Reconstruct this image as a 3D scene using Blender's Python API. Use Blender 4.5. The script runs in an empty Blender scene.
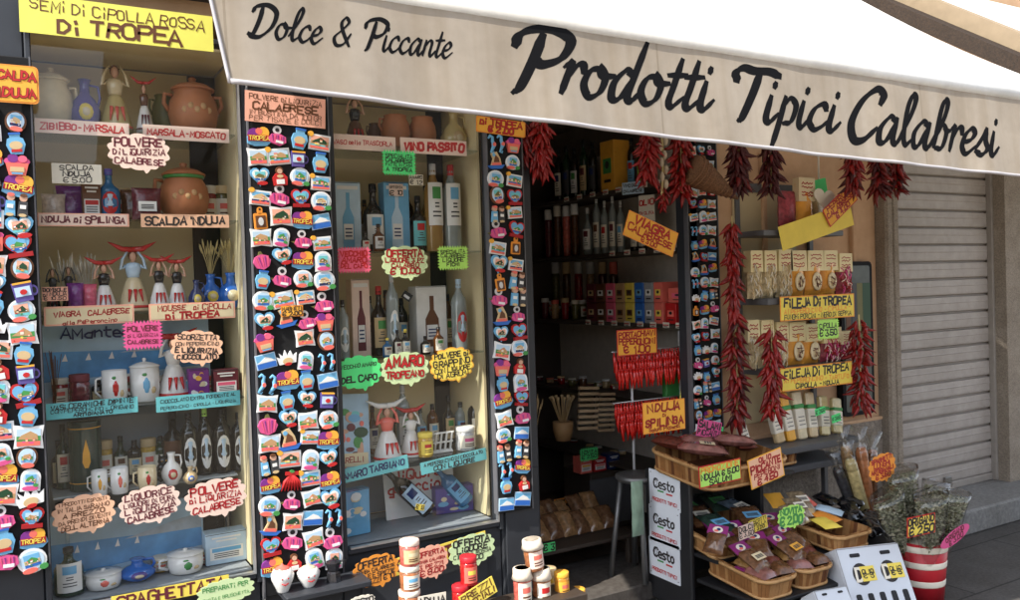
import bpy, bmesh, math, random
from mathutils import Vector, Matrix
random.seed(7)
R = random.random
def U_(a, b): return a + (b - a) * random.random()
SC = bpy.context.scene
COL = SC.collection
# ------------------------------------------------------------------ camera
F = 850.0; CW, CH = 1020.0, 600.0
CAM = Vector((0, -3.4, 1.6))
YAW = math.radians(29.9); PITCH = math.radians(-1.0); ROLL = math.radians(1.77)
fw = Vector((math.sin(YAW) * math.cos(PITCH), math.cos(YAW) * math.cos(PITCH), math.sin(PITCH)))
r0 = Vector((math.cos(YAW), -math.sin(YAW), 0)); u0 = r0.cross(fw)
rt = math.cos(ROLL) * r0 - math.sin(ROLL) * u0
up = math.sin(ROLL) * r0 + math.cos(ROLL) * u0
cd = bpy.data.cameras.new('camera'); co = bpy.data.objects.new('camera', cd); COL.objects.link(co)
co.matrix_world = Matrix(((rt.x, up.x, -fw.x, CAM.x), (rt.y, up.y, -fw.y, CAM.y), (rt.z, up.z, -fw.z, CAM.z), (0, 0, 0, 1)))
cd.sensor_width = 36; cd.lens = 36 * F / CW; cd.clip_end = 500; cd.clip_start = .05
SC.camera = co
# ------------------------------------------------------------------ light
SUNV = Vector((-.62, -.19, .76)).normalized()
w = bpy.data.worlds.new('World'); SC.world = w; w.use_nodes = True
nt = w.node_tree; bg = nt.nodes['Background']
sk = nt.nodes.new('ShaderNodeTexSky'); sk.sky_type = 'NISHITA'; sk.sun_disc = False
sk.sun_elevation = math.asin(SUNV.z); sk.sun_rotation = math.atan2(SUNV.x, SUNV.y)
hs_ = nt.nodes.new('ShaderNodeHueSaturation'); hs_.inputs['Saturation'].default_value = .45; nt.links.new(sk.outputs[0], hs_.inputs['Color']); nt.links.new(hs_.outputs[0], bg.inputs[0]); bg.inputs[1].default_value = .15
sd = bpy.data.lights.new('sun', 'SUN'); sd.energy = 2.8; sd.angle = math.radians(.5); sd.color = (1, .95, .86)
so = bpy.data.objects.new('sun', sd); COL.objects.link(so); so.rotation_euler = (-SUNV).to_track_quat('-Z', 'Y').to_euler()
so.location = (-3, -3, 8)
vs = SC.view_settings; vs.view_transform = 'Standard'; vs.look = 'None'; vs.exposure = 1.55; vs.gamma = 1; vs.use_curve_mapping = False
SC.cycles.max_bounces = 8; SC.cycles.transparent_max_bounces = 12
SC.cycles.caustics_reflective = False; SC.cycles.caustics_refractive = False

# ------------------------------------------------------------------ pixels to points
def ray(px, py): return fw + rt * ((px - CW / 2) / F) + up * ((CH / 2 - py) / F)
def at(px, py, y=0.0):
    d = ray(px, py); t = (y - CAM.y) / d.y; return CAM + d * t
def atx(px, py, x):
    d = ray(px, py); t = (x - CAM.x) / d.x; return CAM + d * t
def atz(px, py, z):
    d = ray(px, py); t = (z - CAM.z) / d.z; return CAM + d * t
def mpp(px, py, y=0.0): return (y - CAM.y) / ray(px, py).y / F       # metres per pixel
# ------------------------------------------------------------------ materials
MATS = {}
def M(name, col=None, rough=.6, var=.12, scale=18, metal=0, spec=.4, bump=0, trans=0, coat=0):
    if name in MATS: return MATS[name]
    m = bpy.data.materials.new(name); m.use_nodes = True; t = m.node_tree; b = t.nodes['Principled BSDF']
    c = tuple(col) + (1,)
    b.inputs['Roughness'].default_value = rough; b.inputs['Metallic'].default_value = metal
    b.inputs['Specular IOR Level'].default_value = spec
    if coat: b.inputs['Coat Weight'].default_value = coat; b.inputs['Coat Roughness'].default_value = .1
    if trans:
        b.inputs['Transmission Weight'].default_value = trans
    if var or bump:
        tc = t.nodes.new('ShaderNodeTexCoord'); n = t.nodes.new('ShaderNodeTexNoise'); n.inputs['Scale'].default_value = scale; n.inputs['Detail'].default_value = 5
        t.links.new(tc.outputs['Object'], n.inputs['Vector'])
        if var:
            mx = t.nodes.new('ShaderNodeMix'); mx.data_type = 'RGBA'
            mx.inputs[6].default_value = tuple(x * (1 - var * 2) for x in col) + (1,); mx.inputs[7].default_value = tuple(min(1, x * (1 + var)) for x in col) + (1,)
            t.links.new(n.outputs[0], mx.inputs[0]); t.links.new(mx.outputs[2], b.inputs['Base Color'])
        else: b.inputs['Base Color'].default_value = c
        if bump:
            bp = t.nodes.new('ShaderNodeBump'); bp.inputs['Strength'].default_value = bump; bp.inputs['Distance'].default_value = .01
            t.links.new(n.outputs[0], bp.inputs['Height']); t.links.new(bp.outputs[0], b.inputs['Normal'])
    else: b.inputs['Base Color'].default_value = c
    MATS[name] = m; return m
def glassmat(name, tint, refl=.08, rough=.02):
    m = bpy.data.materials.new(name); m.use_nodes = True; t = m.node_tree
    t.nodes.remove(t.nodes['Principled BSDF']); o = t.nodes['Material Output']
    tr = t.nodes.new('ShaderNodeBsdfTransparent'); tr.inputs[0].default_value = tuple(tint) + (1,)
    gl = t.nodes.new('ShaderNodeBsdfGlossy'); gl.inputs['Roughness'].default_value = rough
    lw = t.nodes.new('ShaderNodeLayerWeight'); lw.inputs[0].default_value = .5
    pw = t.nodes.new('ShaderNodeMath'); pw.operation = 'POWER'; pw.inputs[1].default_value = 5; t.links.new(lw.outputs['Facing'], pw.inputs[0])
    ad = t.nodes.new('ShaderNodeMath'); ad.operation = 'MULTIPLY_ADD'; ad.inputs[1].default_value = .8; ad.inputs[2].default_value = refl; ad.use_clamp = True
    t.links.new(pw.outputs[0], ad.inputs[0])
    mx = t.nodes.new('ShaderNodeMixShader'); t.links.new(ad.outputs[0], mx.inputs[0]); t.links.new(tr.outputs[0], mx.inputs[1]); t.links.new(gl.outputs[0], mx.inputs[2])
    t.links.new(mx.outputs[0], o.inputs[0]); MATS[name] = m; return m
PAL = dict(white=(.8, .79, .76), cream=(.72, .6, .38), paper=(.78, .72, .6), black=(.012, .012, .014), ink=(.025, .02, .02), red=(.52, .02, .02), darkred=(.2, .012, .012),
    crimson=(.36, .012, .015), pink=(.8, .13, .22), hotpink=(.68, .09, .26), salmon=(.85, .42, .3), peach=(.85, .5, .32), blush=(.82, .62, .52), orange=(.82, .3, .04), amber=(.85, .42, .05), yellow=(.85, .66, .1), lemon=(.82, .78, .14),
    lime=(.45, .8, .15), neon=(.1, .75, .22), pale_green=(.6, .74, .4), green=(.06, .28, .07), darkgreen=(.015, .06, .025), olive=(.14, .13, .04), cyan=(.16, .55, .58), sky=(.16, .42, .66), blue=(.03, .14, .5), navy=(.015, .03, .12), paleblue=(.5, .66, .8),
    purple=(.2, .03, .24), maroon=(.13, .02, .03), brown=(.13, .05, .02), tan=(.5, .3, .14), sand=(.62, .45, .24), terracotta=(.45, .17, .07), grey=(.3, .3, .31), darkgrey=(.05, .05, .055), silver=(.6, .6, .6), straw=(.6, .48, .22), skin=(.62, .36, .25), coral=(.8, .16, .12), violet=(.11, .08, .3))
def P(n, rough=.55):
    return M(n, PAL[n], rough, .06, 30)
def G(n):   # glossy ceramic version of a palette colour
    return M('glazed_' + n, PAL[n], .15, .1, 25, coat=.4)

# ------------------------------------------------------------------ mesh builder
class MB:
    def __init__(s): s.v = []; s.f = []; s.m = []; s.ms = []; s.smooth = []
    def mi(s, mat):
        if isinstance(mat, str): mat = P(mat)
        if mat not in s.ms: s.ms.append(mat)
        return s.ms.index(mat)
    def add(s, vs, fs, mat, sm=False, T=None):
        o = len(s.v); i = s.mi(mat)
        for p in vs: s.v.append(T @ Vector(p) if T else Vector(p))
        for f in fs: s.f.append([k + o for k in f]); s.m.append(i); s.smooth.append(sm)
        return s
    def box(s, c, d, mat, T=None):
        x, y, z = c; a, b, e = d[0] / 2, d[1] / 2, d[2] / 2
        vs = [(x + i * a, y + j * b, z + k * e) for k in (-1, 1) for j in (-1, 1) for i in (-1, 1)]
        return s.add(vs, [(0, 2, 3, 1), (4, 5, 7, 6), (0, 1, 5, 4), (2, 6, 7, 3), (0, 4, 6, 2), (1, 3, 7, 5)], mat, False, T)
    def bbox(s, c, d, mat, bev=.004, T=None):       # bevelled box
        x, y, z = c; hx, hy, hz = d[0] / 2, d[1] / 2, d[2] / 2; b = min(bev, hx * .45, hy * .45, hz * .45)
        rings = []
        for zz, ins in ((-hz, b), (-hz + b, 0), (hz - b, 0), (hz, b)):
            X, Y = hx - ins, hy - ins; q = b
            rings.append([(x + X - q, y - Y, z + zz), (x + X, y - Y + q, z + zz), (x + X, y + Y - q, z + zz), (x + X - q, y + Y, z + zz), (x - X + q, y + Y, z + zz), (x - X, y + Y - q, z + zz), (x - X, y - Y + q, z + zz), (x - X + q, y - Y, z + zz)])
        vs = [p for r in rings for p in r]; fs = [tuple(range(7, -1, -1)), tuple(range(24, 32))]
        for k in range(3):
            for i in range(8): j = (i + 1) % 8; fs.append((k * 8 + i, k * 8 + j, k * 8 + 8 + j, k * 8 + 8 + i))
        return s.add(vs, fs, mat, False, T)
    def lathe(s, prof, mat, n=16, c=(0, 0, 0), sm=True, sq=1.0, T=None):
        vs = []; fs = []
        for (r, z) in prof:
            for i in range(n):
                a = 2 * math.pi * i / n; vs.append((c[0] + r * math.cos(a), c[1] + sq * r * math.sin(a), c[2] + z))
        for k in range(len(prof) - 1):
            for i in range(n): j = (i + 1) % n; fs.append((k * n + i, k * n + j, k * n + n + j, k * n + n + i))
        fs.append(tuple(range(n - 1, -1, -1))); q = (len(prof) - 1) * n; fs.append(tuple(range(q, q + n)))
        return s.add(vs, fs, mat, sm, T)
    def tube(s, pts, rad, mat, n=8, sm=True, T=None, flat=1.0):
        pts = [Vector(p) for p in pts]; rads = rad if isinstance(rad, (list, tuple)) else [rad] * len(pts)
        vs = []; fs = []; prev = None
        for k, p in enumerate(pts):
            d = (pts[min(k + 1, len(pts) - 1)] - pts[max(k - 1, 0)])
            if d.length < 1e-9: d = Vector((0, 0, 1))
            d.normalize()
            if prev is None: prev = Vector((0, 1, 0)) if abs(d.y) < .9 else Vector((1, 0, 0))
            a = (prev - d * prev.dot(d))
            if a.length < 1e-6: a = d.orthogonal()
            a.normalize(); b = d.cross(a); prev = a
            for i in range(n):
                t = 2 * math.pi * i / n; vs.append(p + (a * math.cos(t) * flat + b * math.sin(t)) * rads[k])
        for k in range(len(pts) - 1):
            for i in range(n): j = (i + 1) % n; fs.append((k * n + i, k * n + j, k * n + n + j, k * n + n + i))
        fs.append(tuple(range(n - 1, -1, -1))); q = (len(pts) - 1) * n; fs.append(tuple(range(q, q + n)))
        return s.add(vs, fs, mat, sm, T)
    def ball(s, c, r, mat, n=12, T=None):
        if not isinstance(r, (tuple, list)): r = (r, r, r)
        vs = []; fs = []; m = n // 2
        for k in range(m + 1):
            ph = -math.pi / 2 + math.pi * k / m; cr = max(math.cos(ph), .02)
            for i in range(n):
                a = 2 * math.pi * i / n; vs.append((c[0] + r[0] * cr * math.cos(a), c[1] + r[1] * cr * math.sin(a), c[2] + r[2] * math.sin(ph)))
        for k in range(m):
            for i in range(n): j = (i + 1) % n; fs.append((k * n + i, k * n + j, k * n + n + j, k * n + n + i))
        return s.add(vs, fs, mat, True, T)
    def prism(s, poly, y0, y1, mat, T=None):       # polygon in xz (counter clockwise seen from -y) from y0 (front) to y1 (back)
        n = len(poly); vs = [(p[0], y0, p[1]) for p in poly] + [(p[0], y1, p[1]) for p in poly]
        fs = [tuple(range(n)), tuple(range(2 * n - 1, n - 1, -1))] + [(i, i + n, (i + 1) % n + n, (i + 1) % n) for i in range(n)]
        return s.add(vs, fs, mat, False, T)
    def quad(s, a, b, c, d, mat): return s.add([a, b, c, d], [(0, 1, 2, 3)], mat)
    def build(s, name, parent=None, loc=None, rot=None):
        me = bpy.data.meshes.new(name); me.from_pydata([tuple(p) for p in s.v], [], s.f)
        for m in s.ms: me.materials.append(m)
        me.polygons.foreach_set('material_index', s.m); me.polygons.foreach_set('use_smooth', s.smooth); me.update()
        o = bpy.data.objects.new(name, me); COL.objects.link(o)
        if parent: o.parent = parent
        if loc is not None: o.location = loc
        if rot is not None: o.rotation_euler = rot
        return o
def tag(o, label, cat, group=None):
    o['label'] = label; o['category'] = cat
    if group: o['group'] = group
    return o
def struct(o): o['kind'] = 'structure'; return o
def thing(name, label, cat, loc=(0, 0, 0), rz=0, group=None, rot=None):
    o = bpy.data.objects.new(name, None); COL.objects.link(o); o.empty_display_size = .02
    o.location = loc; o.rotation_euler = rot if rot else (0, 0, rz)
    return tag(o, label, cat, group)
def copy_tree(o, parent=None):
    c = o.copy(); COL.objects.link(c)
    if parent: c.parent = parent
    for ch in list(o.children): copy_tree(ch, c)
    return c
# ------------------------------------------------------------------ outlines
def rect(w, h, cx=0, cz=0): return [(cx - w / 2, cz - h / 2), (cx + w / 2, cz - h / 2), (cx + w / 2, cz + h / 2), (cx - w / 2, cz + h / 2)]
def rrect(w, h, r, cx=0, cz=0, n=4):
    out = []
    for sx, sz, a0 in ((1, -1, -90), (1, 1, 0), (-1, 1, 90), (-1, -1, 180)):
        for k in range(n + 1):
            a = math.radians(a0 + 90 * k / n); out.append((cx + sx * (w / 2 - r) + r * math.cos(a), cz + sz * (h / 2 - r) + r * math.sin(a)))
    return out
def ell(w, h, n=20, cx=0, cz=0): return [(cx + w / 2 * math.cos(2 * math.pi * i / n), cz + h / 2 * math.sin(2 * math.pi * i / n)) for i in range(n)]
def cloud(w, h, lobes=14, tail=True):
    out = []; n = lobes * 6
    for i in range(n):
        a = 2 * math.pi * i / n; k = .91 + .11 * abs(math.sin(a * lobes / 2))
        ca, sa = math.cos(a), math.sin(a)
        ca = math.copysign(abs(ca) ** .8, ca); sa = math.copysign(abs(sa) ** .8, sa)
        x, z = w / 2 * k * ca, h / 2 * k * sa
        if tail and 4.80 < a < 4.98: z -= h * .12
        out.append((x, z))
    return out
def burst(w, h, step=.012, dep=.008):
    out = []; nx = max(4, int(w / step)); nz = max(3, int(h / step))
    pts = [(-w / 2 + w * i / nx, -h / 2, 0, -1) for i in range(nx)] + [(w / 2, -h / 2 + h * i / nz, 1, 0) for i in range(nz)] + [(w / 2 - w * i / nx, h / 2, 0, 1) for i in range(nx)] + [(-w / 2, h / 2 - h * i / nz, -1, 0) for i in range(nz)]
    for i, (x, z, a, b) in enumerate(pts):
        x2, z2, _, _ = pts[(i + 1) % len(pts)]
        out.append((x - a * dep * .5, z - b * dep * .5)); out.append(((x + x2) / 2 + a * dep, (z + z2) / 2 + b * dep))
    return out
def heart(w, h, n=24):
    out = []
    for i in range(n):
        t = 2 * math.pi * i / n
        out.append((-16 * math.sin(t) ** 3 / 34 * w * -1, (13 * math.cos(t) - 5 * math.cos(2 * t) - 2 * math.cos(3 * t) - math.cos(4 * t) + 2.5) / 30 * h))
    return out[::-1]
# ------------------------------------------------------------------ marker lettering
FT = {'A': '00 26 40|12 32', 'B': '00 06 36 45 44 33 03|33 42 41 30 00', 'C': '45 36 16 05 01 10 30 41', 'D': '00 06 26 44 42 20 00', 'E': '40 00 06 46|03 33', 'F': '00 06 46|03 33', 'G': '45 36 16 05 01 10 30 41 43 23',
 'H': '00 06|40 46|03 43', 'I': '10 16', 'J': '46 41 30 10 01', 'K': '00 06|46 03 40', 'L': '06 00 40', 'M': '00 06 22 46 40', 'N': '00 06 40 46', 'O': '10 01 05 16 36 45 41 30 10', 'P': '00 06 36 45 44 33 03', 'Q': '10 01 05 16 36 45 41 30 10|22 40',
 'R': '00 06 36 45 44 33 03|23 40', 'S': '45 36 16 05 04 13 33 42 41 30 10 01', 'T': '06 46|26 20', 'U': '06 01 10 30 41 46', 'V': '06 20 46', 'W': '06 10 23 30 46', 'X': '06 40|00 46', 'Y': '06 23 46|23 20', 'Z': '06 46 00 40',
 '0': '10 01 05 16 36 45 41 30 10', '1': '15 26 20', '2': '05 16 36 45 44 00 40', '3': '06 46 23 33 42 41 30 10 01', '4': '36 02 42|30 36', '5': '46 06 03 33 42 41 30 10 01', '6': '36 16 04 01 10 30 41 42 33 13 02', '7': '06 46 10', '8': '13 04 05 16 36 45 44 33 13 02 01 10 30 41 42 33', '9': '10 30 42 45 36 16 05 04 13 33 44',
 '-': '13 33', '.': '10 11', ',': '11 00', "'": '15 16', '€': '45 36 16 05 01 10 30 41|-2 33', '/': '00 46', '&': '40 05 16 25 01 10 20 42', 'i': '10 13|15 16', 'd': '00 04 24 32 30 00', 'e': '02 32 33 24 14 03 01 10 30', 'g': '33 13 02 01 10 30 34 3- 1-', 'h': '00 06|03 14 34 43 40', 'c': '33 24 14 03 01 10 30', 'a': '33 13 02 01 10 30 34 30', 'o': '10 01 03 14 24 33 31 20 10', 'l': '16 10', 'n': '00 04|03 24 33 30', 's': '34 14 03 12 22 31 20 00', 't': '16 11 20 30|04 34', 'r': '00 04|02 14 34', 'u': '04 01 10 30|34 30', '!': '12 16|10 10'}
def glyph(ch):
    g = FT.get(ch) or FT.get(ch.upper())
    if not g: return None
    out = []
    for st in g.split('|'):
        pts = []
        for tk in st.split():
            tk = tk.replace('-', '')if len(tk) > 2 else tk
            x = tk[0]; z = tk[1]
            pts.append((-.5 if x == '-' else float(x), -1.5 if z == '-' else float(z)))
        out.append(pts)
    return out
def gw(ch): return 2.9 if ch in "Iil1" else 2.0 if ch in ".,'!" else (2.6 if ch == ' ' else (4.2 if ch in 'degcaonstru' else 5.2))
def ribbon(mb, pts, wd, y, mat, to3=None):
    n = len(pts); P2 = [Vector(p) for p in pts]
    if n == 1 or (P2[0] - P2[-1]).length < 1e-9 and n == 2: return
    wd = wd if isinstance(wd, list) else [wd] * n
    closed = (P2[0] - P2[-1]).length < 1e-7 and n > 3
    L = []; Rr = []
    for k in range(n):
        a = P2[k] - P2[k - 1] if k else (P2[-1] - P2[-2] if closed else P2[1] - P2[0])
        b = P2[k + 1] - P2[k] if k < n - 1 else (P2[1] - P2[0] if closed else P2[-1] - P2[-2])
        a = a.normalized() if a.length else b.normalized(); b = b.normalized() if b.length else a
        t = a + b; t = t.normalized() if t.length > .2 else a
        nn = Vector((-t.y, t.x)); mt = min(1.5, 1 / max(.5, abs(nn.dot(Vector((-b.y, b.x))))))
        q = P2[k]
        if not closed and k == 0: q = q - b * wd[0] * .35
        if not closed and k == n - 1: q = q + a * wd[-1] * .35
        L.append(q + nn * wd[k] / 2 * mt); Rr.append(q - nn * wd[k] / 2 * mt)
    f3 = to3 or (lambda p: (p.x, y, p.y))
    vs = [f3(p) for p in L] + [f3(p) for p in Rr]
    mb.add(vs, [(k, n + k, n + k + 1, k + 1) for k in range(n - 1)], mat)
def text(mb, s, cx, cz, wmax, h, y, mat, bold=.8, jit=.36, slope=0, edge=None):
    bold *= U_(.9, 1.25); slope += U_(-.025, .03)
    W = sum(gw(c) for c in s) - .8; k = min(h / 6, wmax / max(W, 1)); kx = min(wmax / max(W, 1), k * 1.25)
    x = -W / 2
    idx = 0
    for c in s:
        g = glyph(c)
        if g:
            dx = U_(-jit, jit) * .8; dz = U_(-jit, jit) * 1.5; sc = U_(1 - jit * .35, 1 + jit * .35); sh = U_(-.06, .14)
            for st in g:
                pts = []
                for (a, b) in st:
                    a2 = x + dx + a * sc + b * sh + U_(-jit, jit) * .4; b2 = (b - 3) * sc + dz + U_(-jit, jit) * .4
                    pts.append((cx + a2 * kx, cz + b2 * k + slope * a2 * kx))
                if st[0] == st[-1]: pts[-1] = pts[0]
                o = (idx % 6) * .00012; idx += 1
                if edge: ribbon(mb, pts, k * bold * 1.75, y - o, edge); ribbon(mb, pts, k * bold, y - .0012 - o, mat)
                else: ribbon(mb, pts, k * bold, y - o, mat)
        x += gw(c)
SHAPES = dict(cloud=cloud, burst=burst, rect=rect, rrect=lambda w, h: rrect(w, h, min(w, h) * .12), ell=ell, heart=heart)
def sign(name, px, py, w, h, y, shape, colr, lines, label, ink='ink', rot=0, border=None, edge=None, cat='sign', group=None, bold=.8, tilt=0, at3=None, rz=0, loc=None, m=None, stick=None):
    """paper sign centred on a pixel: w, h in photo pixels, lines = [(text, relative height[, ink])]"""
    p = loc if loc is not None else at(px, py, y)
    if m: W, H = w * m, h * m
    else: W = (at(px + w / 2, py, y) - at(px - w / 2, py, y)).x; H = (at(px, py - h / 2, y) - at(px, py + h / 2, y)).z
    t = thing(name, label, cat, p, group=group)
    t.rotation_euler = (Matrix.Rotation(rz, 3, 'Z') @ Matrix.Rotation(tilt, 3, 'X') @ Matrix.Rotation(math.radians(rot), 3, 'Y')).to_euler()
    poly = SHAPES[shape](W, H); b = MB()
    mc = M('card_' + colr, PAL[colr], .7, .09, 14)
    if border:
        b.prism([(x * 1.0, z) for x, z in poly], -.0022, 0, border); f = min(.93, 1 - .022 / max(min(W, H), .03) * .35)
        q = SHAPES[shape](W - .012 if W > .05 else W * .88, H - .012 if H > .05 else H * .85); b.prism(q, -.0032, -.0022, mc); fy = -.0036
    else: b.prism(poly, -.0022, 0, mc); fy = -.0028
    b.build('card', t)
    if lines:
        b = MB(); split = W > .5; tot = sum(l[1] for l in lines); zc = .5; sh = .8 if shape in ('cloud', 'burst', 'ell') else .9
        for l in lines:
            hh = l[1] / tot; zc -= hh / 2
            ww = W * (.9 if shape in ('rect', 'rrect') else .84 - .35 * abs(zc) ** 1.5 if shape == 'cloud' else .86)
            text(b, l[0], 0, zc * H * sh, ww, hh * H * sh * .8, fy, P(l[2] if len(l) > 2 else ink), bold * (1.1 if edge else 1.6 if len(l[0]) < 13 else 1.35 if len(l[0]) < 18 else 1.05), edge=P(edge) if edge and hh * H > .018 else None)
            zc -= hh / 2
            if split: b.build('lettering', t); b = MB()
        if not split: b.build('lettering', t)
    return t
# ------------------------------------------------------------------ brush script
BS = {'D': (1.55, [[(.55, 1.75), (.5, 1.0), (.32, .2), (.1, .05)], [(0, 1.4), (.2, 1.75), (.85, 1.88), (1.4, 1.5), (1.32, .7), (.8, .08), (.35, .0), (.05, .14)]]),
 'o': (.85, [[(.55, .95), (.2, .82), (.08, .38), (.3, .02), (.6, .2), (.68, .65), (.5, .93), (.58, .72), (.95, .76)]]),
 'l': (.6, [[(.0, .25), (.42, 1.1), (.58, 1.75), (.45, 1.95), (.28, 1.5), (.2, .5), (.32, .05), (.68, .32)]]),
 'c': (.72, [[(.62, .76), (.5, .97), (.2, .76), (.08, .3), (.3, .02), (.55, .12), (.82, .42)]]),
 'e': (.7, [[(.1, .4), (.45, .55), (.58, .8), (.43, .98), (.18, .72), (.1, .25), (.35, .0), (.78, .38)]]),
 '&': (1.3, [[(1.1, .05), (.55, .9), (.38, 1.4), (.6, 1.72), (.82, 1.45), (.5, .98), (.1, .5), (.3, .05), (.75, .15), (1.1, .8)]]),
 'P': (1.3, [[(.62, 1.7), (.52, .9), (.36, .1), (.2, -.12)], [(-.05, 1.25), (.02, 1.6), (.35, 1.82), (.9, 1.9), (1.4, 1.65), (1.28, 1.1), (.85, .82), (.55, .88)]]),
 'r': (.68, [[(.08, .8), (.27, .98), (.22, .5), (.15, .02)], [(.2, .45), (.42, .88), (.62, .97), (.68, .72)]]),
 'd': (.9, [[(.6, .85), (.4, .98), (.12, .55), (.15, .06), (.4, .12), (.66, .75)], [(.86, 1.95), (.68, .8), (.6, .18), (.74, .04), (.98, .38)]]),
 't': (.55, [[(.36, 1.6), (.26, .7), (.2, .18), (.34, .02), (.66, .38)], [(.02, 1.02), (.62, 1.1)]]),
 'i': (.46, [[(.18, .96), (.12, .22), (.26, .02), (.54, .38)], [(.27, 1.46), (.23, 1.26)]]),
 'T': (1.15, [[(.8, 1.75), (.66, .9), (.46, .1), (.32, -.08)], [(.02, 1.3), (-.02, 1.6), (.2, 1.78), (.6, 1.75), (1.1, 1.8), (1.5, 1.72)]]),
 'p': (.82, [[(.26, 1.02), (.15, .0), (.04, -.78)], [(.18, .62), (.45, .97), (.72, .75), (.62, .18), (.3, .04)]]),
 'C': (1.15, [[(1.12, 1.4), (1.2, 1.75), (.9, 1.92), (.4, 1.45), (.1, .65), (.28, .06), (.7, .08), (1.14, .55)]]),
 'a': (.93, [[(.68, .85), (.45, .99), (.12, .55), (.15, .06), (.4, .12), (.69, .76)], [(.77, .98), (.66, .22), (.8, .03), (1.04, .38)]]),
 'n': (.84, [[(.18, .98), (.1, .02)], [(.12, .5), (.4, .95), (.6, .85), (.57, .22), (.7, .03), (.94, .38)]]),
 'b': (.78, [[(.0, .25), (.42, 1.1), (.56, 1.75), (.43, 1.95), (.27, 1.5), (.14, .08)], [(.17, .5), (.42, .95), (.66, .7), (.52, .12), (.2, .05)], [(.6, .75), (.85, .8)]]),
 's': (.62, [[(.0, .2), (.3, .75), (.42, 1.06)], [(.42, 1.06), (.42, .6), (.54, .25), (.32, .0), (.05, .12)], [(.5, .1), (.72, .4)]])}
def catmull(pts, n=8):
    p = [Vector(q) for q in pts]; p = [p[0] * 2 - p[1]] + p + [p[-1] * 2 - p[-2]]; out = []
    for i in range(1, len(p) - 2):
        for k in range(n):
            t = k / n; a, b, c, d = p[i - 1], p[i], p[i + 1], p[i + 2]
            out.append(.5 * ((2 * b) + (c - a) * t + (2 * a - 5 * b + 4 * c - d) * t * t + (3 * b - a - 3 * c + d) * t ** 3))
    return out + [p[-2]]
def brush(mb, word, pA, pB, cap, mat, yf, bold=.3, slant=.3):
    """brush lettering from point pA to pB along the valance; cap = capital height in metres"""
    W = sum(BS[c][0] if c != ' ' else .7 for c in word); ax = (pB - pA); kx = ax.length / (W + .25); ax.normalize(); kz = cap / 1.95
    nib = Vector((math.cos(math.radians(38)), math.sin(math.radians(38)))); x = 0; idx = 0
    for c in word:
        if c == ' ': x += .7; continue
        adv, sts = BS[c]
        for st in sts:
            pts = [Vector((x + q.x + q.y * slant, q.y)) for q in catmull(st)]
            wd = []
            for k in range(len(pts)):
                d = pts[min(k + 1, len(pts) - 1)] - pts[max(k - 1, 0)]; d = d.normalized() if d.length else nib
                wq = bold * (.42 + .7 * abs(d.x * nib.y - d.y * nib.x)); e = min(k, len(pts) - 1 - k) / 3; wq *= 1 if c.isupper() else .74; wd.append(wq * min(1, .65 + .35 * e))
            o = (idx % 8) * .00004 + .0002; idx += 1
            ribbon(mb, pts, wd, 0, mat, lambda p, o=o: yf(pA + ax * (p.x * kx) + Vector((0, 0, p.y * kz)), o))
        x += adv
# ================================================================== setting
def noise_mat(name, c1, c2, scale, rough=.85, bump=.3, detail=8, dist=.01, c3=None, spec=.3):
    m = bpy.data.materials.new(name); m.use_nodes = True; t = m.node_tree; b = t.nodes['Principled BSDF']; b.inputs['Roughness'].default_value = rough; b.inputs['Specular IOR Level'].default_value = spec
    tc = t.nodes.new('ShaderNodeTexCoord'); n = t.nodes.new('ShaderNodeTexNoise'); n.inputs['Scale'].default_value = scale; n.inputs['Detail'].default_value = detail; n.inputs['Roughness'].default_value = .65
    n2 = t.nodes.new('ShaderNodeTexNoise'); n2.inputs['Scale'].default_value = scale * .07 + .6; n2.inputs['Detail'].default_value = 4
    t.links.new(tc.outputs['Object'], n.inputs['Vector']); t.links.new(tc.outputs['Object'], n2.inputs['Vector'])
    r = t.nodes.new('ShaderNodeValToRGB'); r.color_ramp.elements[0].position = .35; r.color_ramp.elements[1].position = .68
    r.color_ramp.elements[0].color = tuple(c1) + (1,); r.color_ramp.elements[1].color = tuple(c2) + (1,)
    t.links.new(n.outputs[0], r.inputs[0]); mx = t.nodes.new('ShaderNodeMix'); mx.data_type = 'RGBA'; mx.blend_type = 'MULTIPLY'
    r2 = t.nodes.new('ShaderNodeValToRGB'); r2.color_ramp.elements[0].position = .3; r2.color_ramp.elements[1].position = .7; r2.color_ramp.elements[0].color = (.7, .68, .65, 1); r2.color_ramp.elements[1].color = (1, 1, 1, 1)
    t.links.new(n2.outputs[0], r2.inputs[0]); mx.inputs[0].default_value = .8; t.links.new(r.outputs[0], mx.inputs[6]); t.links.new(r2.outputs[0], mx.inputs[7])
    t.links.new(mx.outputs[2], b.inputs['Base Color'])
    bp = t.nodes.new('ShaderNodeBump'); bp.inputs['Strength'].default_value = bump; bp.inputs['Distance'].default_value = dist
    t.links.new(n.outputs[0], bp.inputs['Height']); t.links.new(bp.outputs[0], b.inputs['Normal']); MATS[name] = m; return m
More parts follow.
